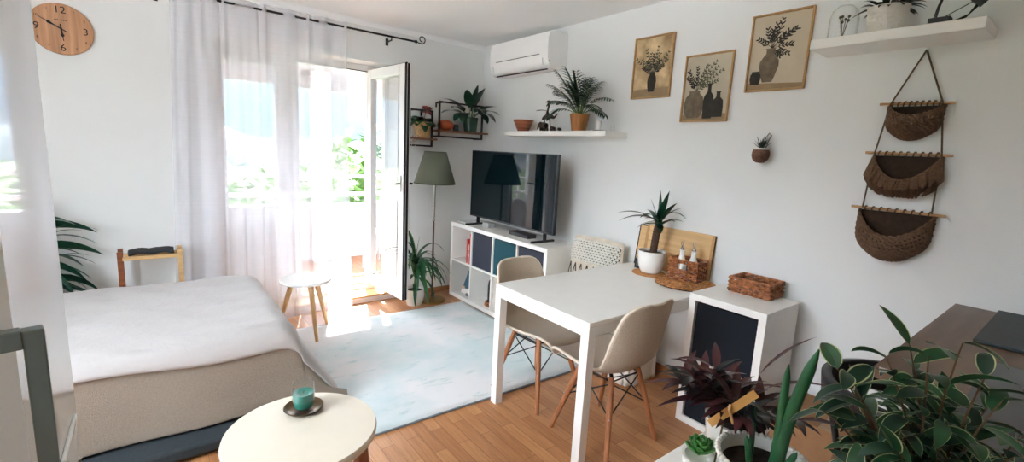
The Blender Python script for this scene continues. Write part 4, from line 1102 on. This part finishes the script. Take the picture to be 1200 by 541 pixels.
def woven_box(t, w, d, h, rows, r=.0058, hole=None, m=m_wick, amp=.0062, nw=1):
    """woven basket around a rectangle w (x) by d (y), height h"""
    def path(s, off):
        P = 2*(w+d); s = s % P
        if s < w: return Vector((-w/2+s, -d/2-off, 0))
        s -= w
        if s < d: return Vector((w/2+off, -d/2+s, 0))
        s -= d
        if s < w: return Vector((w/2-s, d/2+off, 0))
        s -= w
        return Vector((-w/2-off, d/2-s, 0))
    P = 2*(w+d); step = .0085; n = int(P/step)
    g = G(); rnd = random.Random(17)
    for k in range(rows):
        z = r+(h-2*r)*k/(rows-1); run = []
        for i in range(n+1):
            s = P*i/n; p = path(s, amp*math.sin(s/.03*PI+(k % 2)*PI)); p.z = z+rnd.uniform(-.0012, .0012)
            inside = False
            if hole and k in hole[0]:
                inside = abs(p.y) < hole[1] and abs(abs(p.x)-w/2) < .012
            if inside:
                if len(run) > 2: g.tube(run, r, 5)
                run = []
            else: run.append(p)
        if len(run) > 2: g.tube(run, r, 5)
    g.make('woven_wall', m, t, normals=False)
    g = G(); m_ = int(P/.03)
    for i in range(m_):
        s = P*(i+.5)/m_; p = path(s, 0)
        if hole and abs(p.y) < hole[1] and abs(abs(p.x)-w/2) < .012: continue
        g.cyl((p.x, p.y, .003), (p.x, p.y, h-.004), .0028, seg=5)
    g.box(-w/2, w/2, -d/2, d/2, .001, .007)
    g.make('basket_frame', m_wickd, t)
    g = G(); rim = [path(P*i/80, 0)+Vector((0, 0, h-.003+.0015*(i % 2))) for i in range(80)]
    g.tube(rim, .0075, 6, closed=True); g.make('rim', m, t)
cb = thing('condiment_basket', 'small square woven basket holding white bottles on placemat', 'basket', (2.69, 1.575, tz+.0125), (0, 0, .12))
woven_box(cb, .14, .185, .128, 11, hole=((6, 7, 8), .028))
def cruet(loc, label):
    t = thing('oil_bottle', label, 'bottle', loc, (0, 0, 0), 'white pourer bottles in the woven basket'); t.scale = (1.12, 1.12, 1.12)
    G().lathe([(0, 0), (.028, 0), (.033, .01), (.035, .05), (.031, .085), (.018, .11), (.0135, .125), (.0135, .15), (.016, .152), (.016, .158), (0, .158)], seg=32).make('bottle_body', m_ceramic, t)
    G().lathe([(0, .156), (.010, .156), (.010, .172), (.006, .176), (0, .176)], seg=16).tube([(0, 0, .17), (0, .0, .195), (-.004, -.008, .212)], [.004, .0036, .003], 8).tube([(0, .004, .172), (.0, .012, .19), (0, .010, .208)], .0022, 6).make('pourer', m_steel, t)
cruet((2.675, 1.615, tz+.0205), 'white ceramic oil bottle with steel pourer farther from the cube unit')
cruet((2.70, 1.548, tz+.0205), 'white ceramic oil bottle with steel pourer nearer the cube unit')
tag(G().lathe([(0, 0), (.022, 0), (.024, .06), (.024, .1), (.021, .107), (0, .108)], seg=24).make('dark_jar', mat('dark_jar_lid', S(30, 32, 36), .35), loc=(2.652, 1.535, tz+.0205)), 'short dark jar between the white oil bottles in basket', 'jar')
tag(G().lathe([(0, 0), (.014, 0), (.015, .09), (.010, .1), (.010, .11), (0, .112)], seg=20).make('salt_shaker', m_ceramic, loc=(2.645, 1.592, tz+.0205)), 'slim white shaker at the front of the woven basket', 'shaker')

# ------------------------------------------------------------------ small cube unit with boxes and tray basket
ux, uy = XR-.07, .9319
su, c2 = cube_unit('cube_shelf_unit', 'narrow white two cube shelf unit beside the dining table', (ux, uy, 0), 1, 2, .42, .77)
m_dknavy = mat('blackish_navy_felt', S(12, 20, 29), .9, var=.1, scale=70)
fabric_box((ux, uy), c2[0][1], m_dknavy, 'dark navy box in the top cube of narrow unit')
fabric_box((ux, uy), c2[0][0], m_dknavy, 'dark navy box in the bottom cube of narrow unit behind purple plant')
tr_ = thing('tray_basket', 'shallow rectangular woven basket on the narrow cube unit', 'basket', (2.705, 1.15, .77), (0, 0, PI/2))
woven_box(tr_, .225, .175, .085, 8, r=.006, hole=((4, 5), .03))

# ------------------------------------------------------------------ pouf bench and cushion beyond the table
m_cloth = mat('white_cotton', S(226, 222, 212), .95, var=.03, bump=.3, bscale=60)
pf = thing('storage_bench', 'white cloth covered bench against wall under the dining table', 'bench', (2.56, 2.125, 0))
def pff(u, v):
    a = u*2*PI; c_, s_ = math.cos(a), math.sin(a); e = .22
    x = .17*math.copysign(abs(c_)**e, c_); y = .39*math.copysign(abs(s_)**e, s_)
    k = 1+.03*math.sin(a*14)*(1-v)**2
    return Vector((x*k*(1-.05*v**6), y*k*(1-.03*v**6), .012+.40*v+.01*math.sin(a*5)*(1-v)))
g = G().sheet(pff, 96, 14, wrapu=True)
g.make('cover', m_cloth, pf, smooth=180, solid=.006)
G().box(-.175, .175, -.39, .39, .40, .435).make('seat_pad', m_cloth, pf, bevel=.02, seg=3)
G().box(-.15, .15, -.37, .37, 0, .40).make('bench_box', m_white, pf)
def cushion_mat():
    m, nt, out = new_mat('macrame_knit')
    p = nt.nodes.new('ShaderNodeBsdfPrincipled'); nt.links.new(p.outputs[0], out.inputs[0]); p.inputs['Roughness'].default_value = .95
    tc = nt.nodes.new('ShaderNodeTexCoord')
    br = nt.nodes.new('ShaderNodeTexBrick'); mp = nt.nodes.new('ShaderNodeMapping'); mp.inputs['Rotation'].default_value = (PI/2, 0, PI/2)
    nt.links.new(tc.outputs['Object'], mp.inputs[0])
    br.inputs['Scale'].default_value = 1; br.inputs['Brick Width'].default_value = .048; br.inputs['Row Height'].default_value = .026; br.inputs['Mortar Size'].default_value = .005; br.inputs['Mortar Smooth'].default_value = .3
    br.inputs['Color1'].default_value = S(232, 224, 210); br.inputs['Color2'].default_value = S(222, 212, 196); br.inputs['Mortar'].default_value = S(60, 54, 52)
    nt.links.new(mp.outputs[0], br.inputs['Vector']); nt.links.new(br.outputs['Color'], p.inputs['Base Color'])
    return m
cu = thing('cushion', 'cream knotted cushion standing on the bench by the media unit', 'cushion', (2.645, 2.34, .437), (0, math.radians(9), .12))
def cush(sgn):
    def f(u, v):
        a, b = 2*u-1, 2*v-1; k = (1-abs(a)**3)*(1-abs(b)**3)
        return Vector((sgn*.055*k**.6, .235*a*(1-.05*abs(b)**2), .225+.225*b*(1-.05*abs(a)**2)))
    return f
g = G(); g.sheet(cush(-1), 24, 24); g.sheet(cush(1), 24, 24)
g.make('cover', mat('cream_canvas', S(222, 212, 194), .95, bump=.3), cu, smooth=180)
# knotted loops on the upper part, zigzag cords below
g = G(); d_ = G()
ff = cush(-1)
for r in range(9):
    for i in range(15):
        u = (i+.5+(r % 2)*.5)/15.8
        v = .56+.043*r+.01
        if u > .97 or v > .97: continue
        p = ff(u, v)+Vector((-.006, 0, 0)); g.tube([p+Vector((0, -.012, -.004)), p+Vector((-.006, -.002, .004)), p+Vector((0, .012, -.002))], [.0075, .011, .0075], 6)
for i in range(8):
    u0, u1 = i/8, (i+1)/8
    for va, vb in ((.2, .5), (.5, .2)):
        uu = (u0, (u0+u1)/2) if va < vb else ((u0+u1)/2, u1)
        d_.tube([ff(max(.02, min(.98, uu[0]+(uu[1]-uu[0])*k/5)), va+(vb-va)*k/5)+Vector((-.004, 0, 0)) for k in range(6)], .004, 5)
g.make('knot', m_cloth, cu, normals=False); d_.make('zigzag_cord', mat('dark_cord', S(70, 62, 58), .9), cu)
G().box(-.012, -.008, 0, .01, 0, .01)
bkp = ff
g = G(); g.sheet(lambda u, v: bkp(.03+.94*u, .55+.37*v)+Vector((-.0025, 0, 0)), 20, 12)
g.make('net_ground', mat('dark_net', S(66, 60, 58), .95), cu, smooth=180, normals=False)

# ------------------------------------------------------------------ kitchen worktop with hob
m_work = wood_mat('brown_worktop', S(96, 74, 58), S(116, 92, 74), .4, stretch=(1, 8, 8))
m_cab = mat('dark_cabinet', S(58, 54, 52), .6)
kt = thing('kitchen_worktop', 'brown kitchen worktop jutting from the wall behind the leafy plant', 'worktop', (XR, .34, 0))
G().box(-1.17, -.001, -1.3, 0, .892, .93).make('worktop', m_work, kt, bevel=.002)
G().box(-1.13, -.001, -1.28, -.37, .1, .892).make('cabinet_body', m_cab, kt, bevel=.002)
G().box(-1.09, -.02, -1.26, -.40, 0, .1).make('plinth', m_black, kt)
G().box(-.06, -.001, -.28, -.03, 0, .892).make('side_panel', m_cab, kt, bevel=.002)
G().box(-1.172, -1.169, -1.3, -.012, .918, .929).make('edge_strip', mat('pale_edge', S(176, 170, 160), .5), kt)
m_hob = mat('black_hob_glass', S(10, 12, 16), .06, spec=.6)
pts = []
w_, d2, rr_ = .40, .33, .03
for cx, cy, a0 in ((w_-rr_, d2-rr_, 0), (-w_+rr_, d2-rr_, PI/2), (-w_+rr_, -d2+rr_, PI), (w_-rr_, -d2+rr_, 3*PI/2)):
    for k in range(7): a = a0+k*PI/12; pts.append((cx+rr_*math.cos(a), cy+rr_*math.sin(a)))
hob = thing('induction_hob', 'black glass hob set in the brown worktop', 'hob', (2.03-.0, -.19, .93))
hob.location = (1.99-.34, -.19, .93)
w2 = [(x*.93, y) for x, y in pts]
G().prism(w2, 0, .004).make('glass_top', m_hob, hob)
m_print = mat('hob_print', S(60, 62, 66), .4)
for x, y, r in ((-.17, -.15, .1), (.17, -.15, .08), (-.17, .15, .08), (.17, .15, .1)): G().lathe([(r, .0042), (r-.003, .0045), (r-.006, .0042)], (x, y, 0), 40, cap0=False, cap1=False).make('zone_ring', m_print, hob)
sl = G().box(0, .60, -.45, 0, 0, .012).make('slate_board', mat('dark_slate', S(46, 54, 56), .55, var=.2, scale=30), bevel=.003, loc=(2.205, .205, .934))
tag(sl, 'dark slate board lying at the wall end of worktop', 'board')
sl.location = (2.215, .205, .9305)

# brown box and black tub chair in the gap
bxo = thing('cardboard_box', 'brown cardboard box on floor between cube unit and worktop', 'box', (2.63, .64, 0))
m_card = mat('cardboard', S(150, 112, 78), .9, var=.08)
G().box(-.17, .17, -.26, .24, 0, .27).make('carton', m_card, bxo, bevel=.003)
G().box(-.172, .172, -.03, .03, .2705, .272).make('tape', mat('tan_tape', S(170, 136, 96), .4), bxo)
bch = thing('bar_stool', 'black stool with curved back rail and brown seat behind the variegated fig', 'stool', (1.93, .275, 0), (0, 0, .0))
m_blk = mat('black_leather', S(20, 22, 27), .4, var=.2)
def tub(u, v):
    a = -.35*PI+u*PI*1.7; r = .235+.012*v
    return Vector((-r*math.sin(a), r*math.cos(a), .685+.105*v))
G().sheet(tub, 60, 8).make('backrest', m_blk, bch, smooth=180, solid=.03)
for a in (.0, .5*PI, PI):
    G().cyl((-.17*math.sin(a), .17*math.cos(a), .44), (-.235*math.sin(a), .235*math.cos(a), .69), .011).make('back_post', m_black, bch)
G().lathe([(0, .41), (.18, .41), (.19, .43), (.19, .46), (.17, .48), (0, .485)], seg=40).make('seat', mat('brown_seat', S(130, 90, 62), .6, var=.1), bch)
G().cyl((0, 0, .02), (0, 0, .44), .03).make('column', m_black, bch)
G().lathe([(0, 0), (.19, 0), (.19, .012), (.05, .03), (0, .03)], seg=36).make('base', m_black, bch)

# ------------------------------------------------------------------ plant stand in front with foreground pots
FZ = .82
ps = thing('plant_cabinet', 'low white cabinet in front carrying the group of potted plants', 'cabinet', (.87, .53, 0))
G().box(-.27, .27, -.62, 0, FZ-.025, FZ).make('cabinet_top', m_white, ps, bevel=.002)
G().box(-.25, .25, -.60, -.02, .06, FZ-.025).make('cabinet_body', m_white, ps, bevel=.002)
G().box(-.23, .23, -.58, -.04, 0, .06).make('plinth', m_black, ps)
# purple leafed plant
pl = thing('purple_plant', 'dark purple lance leafed plant in plain white pot on the cabinet', 'plant', (1.0, .425, FZ))
pot_ = pot_lathe(G(), .05, .066, .115).make('pot', m_ceramic, pl)
G().lathe([(0, .1), (.06, .1), (.06, .11), (0, .112)]).make('soil', m_soil, pot_)
m_purp = mat('purple_leaf', S(34, 17, 23), .3, var=.45, scale=14, col2=S(74, 38, 42)); m_purpg = mat('dark_purple_green', S(22, 28, 27), .3, var=.3, scale=16)
g = G(); h = G(); rnd = random.Random(31)
for i in range(16):
    a = rnd.uniform(0, 2*PI); e = rnd.uniform(.4, 1.2); L = rnd.uniform(.07, .15)
    d = Vector((math.cos(a), math.sin(a), e)).normalized()
    if i < 6: d = Vector((-.75+.5*rnd.random(), .75-.5*rnd.random(), .45+.4*rnd.random())).normalized(); L = .13+.05*rnd.random()
    p0 = Vector((0, 0, .11)); p1 = p0+d*L*.6; p2 = p0+d*L+Vector((0, 0, -.015)); h.tube([p0, p1, p2], [.004, .0035, .003], 6)
    for k in range(9):
        t = .35+.65*k/8; p = p0.lerp(p1, min(1, t*1.6)) if t < .62 else p1.lerp(p2, (t-.62)/.38)
        b = k*2.3+i; dd = Vector((math.cos(b), math.sin(b), .35))+d*.8
        g.mi = 0 if (k+i) % 3 else 1
        g.leaf(p, dd, rnd.uniform(.07, .105), .019, .9, 7, 'lance', .3)
g.mi = 0
for d, L in (((-.6, .85, .25), .15), ((-.75, .6, .1), .13), ((-.3, .8, .35), .13), ((.2, -.5, 1.0), .14), ((.1, -.8, .7), .12)):
    g.leaf((d[0]*.06, d[1]*.06, .15+d[2]*.08), d, L, .022, .6, 8, 'lance', .3)
g.make('foliage', [m_purp, m_purpg], pl, normals=False); h.make('stem', mat('purple_stem', S(80, 48, 44), .5), pl)
tgx = thing('plant_tag', 'plain yellow wood plant tag held by a small peg in the purple plant', 'tag', (.905, .40, 1.0))
M_ = Matrix.Rotation(.52, 4, 'X') @ Matrix.Identity(4)
p0, p1 = Vector((-.005, .035, -.05)), Vector((.0, -.045, .055))
G().bar(p0, p1, .002, .016, (0, .6, .8)).make('slat', mat('yellow_wood', S(188, 140, 74), .6, var=.1), tgx, bevel=.0005)
G().tube([(-.006, -.002, .012), (-.012, -.004, .004), (.004, -.008, -.03)], .003, 6).make('peg', m_beech, tgx)
G().cyl((0, .02, -.18), (0, .008, -.01), .002, seg=6).make('stake', m_twig, tgx)
# little succulent
sc_ = thing('green_succulent', 'small bright green rosette succulent at the cabinet edge', 'plant', (.90, .448, FZ))
pot_lathe(G(), .03, .036, .05).make('pot', m_ceramic, sc_)
g = G()
for i in range(22):
    a = i*2.4; e = .2+1.6*i/22; L = .046-.018*i/22
    g.leaf((0, 0, .05+.012*i/22), (math.cos(a), math.sin(a), e), L, .036-.010*i/22, -.9, 6, 'ovate', .35)
g.make('rosette', mat('jade_green', S(66, 132, 58), .35, var=.2), sc_, normals=False, solid=.003)
# cylindrical snake plant in beaded pot
sp_ = thing('spear_plant', 'green spear shaped plant in beaded white pot', 'plant', (.90, .325, FZ))
pot_lathe(G(), .068, .080, .118).make('pot', m_ceramic, sp_)
g = G()
for k in range(44): a = 2*PI*k/44; g.ball((.080*math.cos(a), .080*math.sin(a), .117), .0058, 8, 6)
g.make('bead_rim', m_ceramic, sp_)
G().lathe([(0, .085), (.070, .085), (.070, .095), (0, .097)]).make('soil', m_soil, sp_)
m_spear = mat('spear_green', S(44, 98, 62), .35, var=.25, scale=14)
def spear(g, a, b, r, bend=(0, 0, 0)):
    a, b, c_ = Vector(a), Vector(b), Vector(bend); pts = []; rr = []
    for i in range(15):
        t = i/14; pts.append(a.lerp(b, t)+c_*math.sin(PI*t)); rr.append(r*(1-.35*t)*(1 if t < .85 else max(.06, (1-t)/.15)**.6))
    g.tube(pts, rr, 12)
g = G(); spear(g, (.0, -.022, .09), (.0, -.062, .362), .0135, (0, .006, 0)); spear(g, (-.003, -.022, .14), (-.003, -.020, .318), .0088)
spear(g, (.02, .03, .09), (.02, .034, .20), .006); spear(g, (-.02, .01, .09), (-.025, .025, .16), .007); spear(g, (0, -.03, .09), (0, -.055, .16), .008)
g.make('spear_leaf', m_spear, sp_)
# variegated fig
fx = thing('variegated_fig', 'bushy weeping fig with cream edged green leaves before the brown worktop', 'plant', (.86, .088, FZ))
pot_ = pot_lathe(G(), .075, .098, .15).make('pot', m_ceramic, fx)
G().lathe([(0, .125), (.088, .125), (.088, .135), (0, .138)]).make('soil', m_soil, pot_)
m_fig = mat('fig_leaf', S(38, 80, 50), .35, var=.35, scale=30)
m_fig2 = mat('fig_leaf_dark', S(28, 62, 46), .35, var=.3, scale=30)
g = G(); h = G(); rnd = random.Random(77)
tips = []
for i in range(150):
    y = rnd.uniform(-.15, .14); x = rnd.uniform(-.17, .14); top = .36-.35*max(0, -y-.03)-.30*max(0, y-.06)+.12*x
    z = rnd.uniform(.14, max(.2, top)); y = min(y, (.20 if z < .27 else .15)*(.86+x)-.088); tips.append((x, y, z))
tips += [(-.30, -.065, .27), (-.28, -.05, .25), (-.1, .108, .39), (-.08, .09, .36), (-.12, .11, .33), (-.05, -.005, .46), (-.08, .02, .44), (-.03, -.03, .42), (-.08, .06, .42), (-.1, .075, .36), (-.1, .095, .39), (-.08, .09, .33), (-.04, -.05, .40), (-.02, .05, .43), (-.06, .0, .40)]
for i, tp in enumerate(tips):
    tp = Vector(tp); p0 = Vector((rnd.uniform(-.02, .02), rnd.uniform(-.02, .02), .13)); mid = p0.lerp(tp, .55)+Vector((0, 0, .04))
    pts = []
    for k in range(9):
        t = k/8; pts.append(p0*(1-t)**2+mid*2*t*(1-t)+tp*t*t)
    h.tube(pts, [.0028*(1-.7*k/8) for k in range(9)], 5)
    for k in range(3, 9):
        p = pts[k]; d = (pts[k]-pts[k-1]).normalized()
        sd = Vector((rnd.uniform(-1, 1), rnd.uniform(-1, 1), rnd.uniform(-.3, .3)))
        g.mi = 0 if rnd.random() < .6 else 2
        g.leaf(p, d*.5+sd, rnd.uniform(.045, .074), rnd.uniform(.017, .025), rnd.uniform(.5, 1.5), 8, 'ovate', rnd.uniform(.1, .4), edge=1, edge_w=rnd.uniform(.82, .99), roll=rnd.uniform(-.6, .6))
g.make('foliage', [m_fig, m_cream, m_fig2], fx, normals=False); h.make('stem', m_twig, fx)

# ------------------------------------------------------------------ glossy cupboard and metal frame at the other edge
cp = thing('tall_cupboard', 'tall glossy white cupboard reflecting the bed and curtain', 'cupboard', (-.1, .82, 0))
G().box(-.6, -.02, -.27, 0, .06, 2.45).make('carcass', m_white, cp, smooth=0)
G().box(-.02, 0, -.27, 0, .06, 2.45).make('gloss_door', m_gloss, cp, smooth=0)
G().box(-.58, -.03, -.26, -.01, 0, .06).make('plinth', m_black, cp)
G().box(.0, .0035, -.27, -.03, 1.112, 1.119).make('grip_strip', m_whitep, cp, bevel=.001)
fr_ = thing('metal_frame', 'dark grey square tube frame standing before the glossy cupboard', 'frame', (-.066, .41, 0))
m_gm = mat('grey_tube', S(112, 122, 118), .35, .6, var=.06)
ax = Vector((-.98, -.2, 0)); b_ = .0105
corner = Vector((0, 0, 1.362))
for k in (0, .36):
    q = ax*k
    G().bar(q, q+Vector((0, 0, 1.362)), b_, b_, (-.98, -.2, 0)).make('post', m_gm, fr_, smooth=0, bevel=.001)
corner = Vector((0, 0, 1.3565))
G().bar(corner+ax*.005, corner+ax*.352, b_, .0125).make('top_bar', m_gm, fr_, smooth=0, bevel=.001)
G().bar(Vector((0, 0, .2))+ax*.008, Vector((0, 0, .2))+ax*.352, b_, .016).make('lower_bar', m_gm, fr_, smooth=0)

# ------------------------------------------------------------------ light
w = bpy.data.worlds.new('sky'); sc.world = w; w.use_nodes = True
nt = w.node_tree; bg = nt.nodes['Background']
tc = nt.nodes.new('ShaderNodeTexCoord'); sp = nt.nodes.new('ShaderNodeSeparateXYZ'); cr = nt.nodes.new('ShaderNodeValToRGB')
nt.links.new(tc.outputs['Generated'], sp.inputs[0])
mr = nt.nodes.new('ShaderNodeMapRange'); mr.inputs['From Min'].default_value = -1; nt.links.new(sp.outputs['Z'], mr.inputs['Value']); nt.links.new(mr.outputs[0], cr.inputs[0])
el = cr.color_ramp.elements
el[0].position = .30; el[0].color = (.95, .97, 1.02, 1)
el[1].position = .78; el[1].color = (.82, .93, 1.08, 1)
e_ = el.new(.485); e_.color = (.18, .20, .22, 1)
e_ = el.new(.505); e_.color = (.036, .052, .068, 1)
e_ = el.new(.552); e_.color = (.055, .08, .11, 1)
e_ = el.new(.58); e_.color = (1.0, 1.08, 1.2, 1)
nt.links.new(cr.outputs[0], bg.inputs[0]); bg.inputs[1].default_value = 5.6
sun = bpy.data.lights.new('sun', 'SUN'); sun.energy = 9; sun.angle = .01; sun.color = (1, .93, .84)
so = bpy.data.objects.new('sun', sun); COL.objects.link(so)
so.rotation_euler = Vector((-.32, -1, -.82)).to_track_quat('-Z', 'Y').to_euler()

# ------------------------------------------------------------------ camera
cam = bpy.data.cameras.new('camera'); co = bpy.data.objects.new('camera', cam); COL.objects.link(co)
cam.sensor_width = 36; cam.lens = 542.1247/1200*36; cam.clip_start = .02; cam.clip_end = 2000
rx, up, fw_ = Vector((.7898, -.6110, .0527)), Vector((.0603, .1628, .9848)), Vector((.6103, .7747, -.1655))
co.matrix_world = Matrix(((rx.x, up.x, -fw_.x, 0), (rx.y, up.y, -fw_.y, 0), (rx.z, up.z, -fw_.z, 1.4893), (0, 0, 0, 1)))
sc.camera = co
vs = sc.view_settings
sc.display_settings.display_device = 'sRGB'
vs.view_transform = 'Standard'; vs.look = 'None'; vs.gamma = 1; vs.use_curve_mapping = False
vs.exposure = 2.02
cy = sc.cycles
cy.max_bounces = 14; cy.diffuse_bounces = 8; cy.glossy_bounces = 6; cy.transparent_max_bounces = 16; cy.transmission_bounces = 8
cy.sample_clamp_indirect = 8; cy.use_denoising = True
cy.caustics_reflective = False; cy.caustics_refractive = False
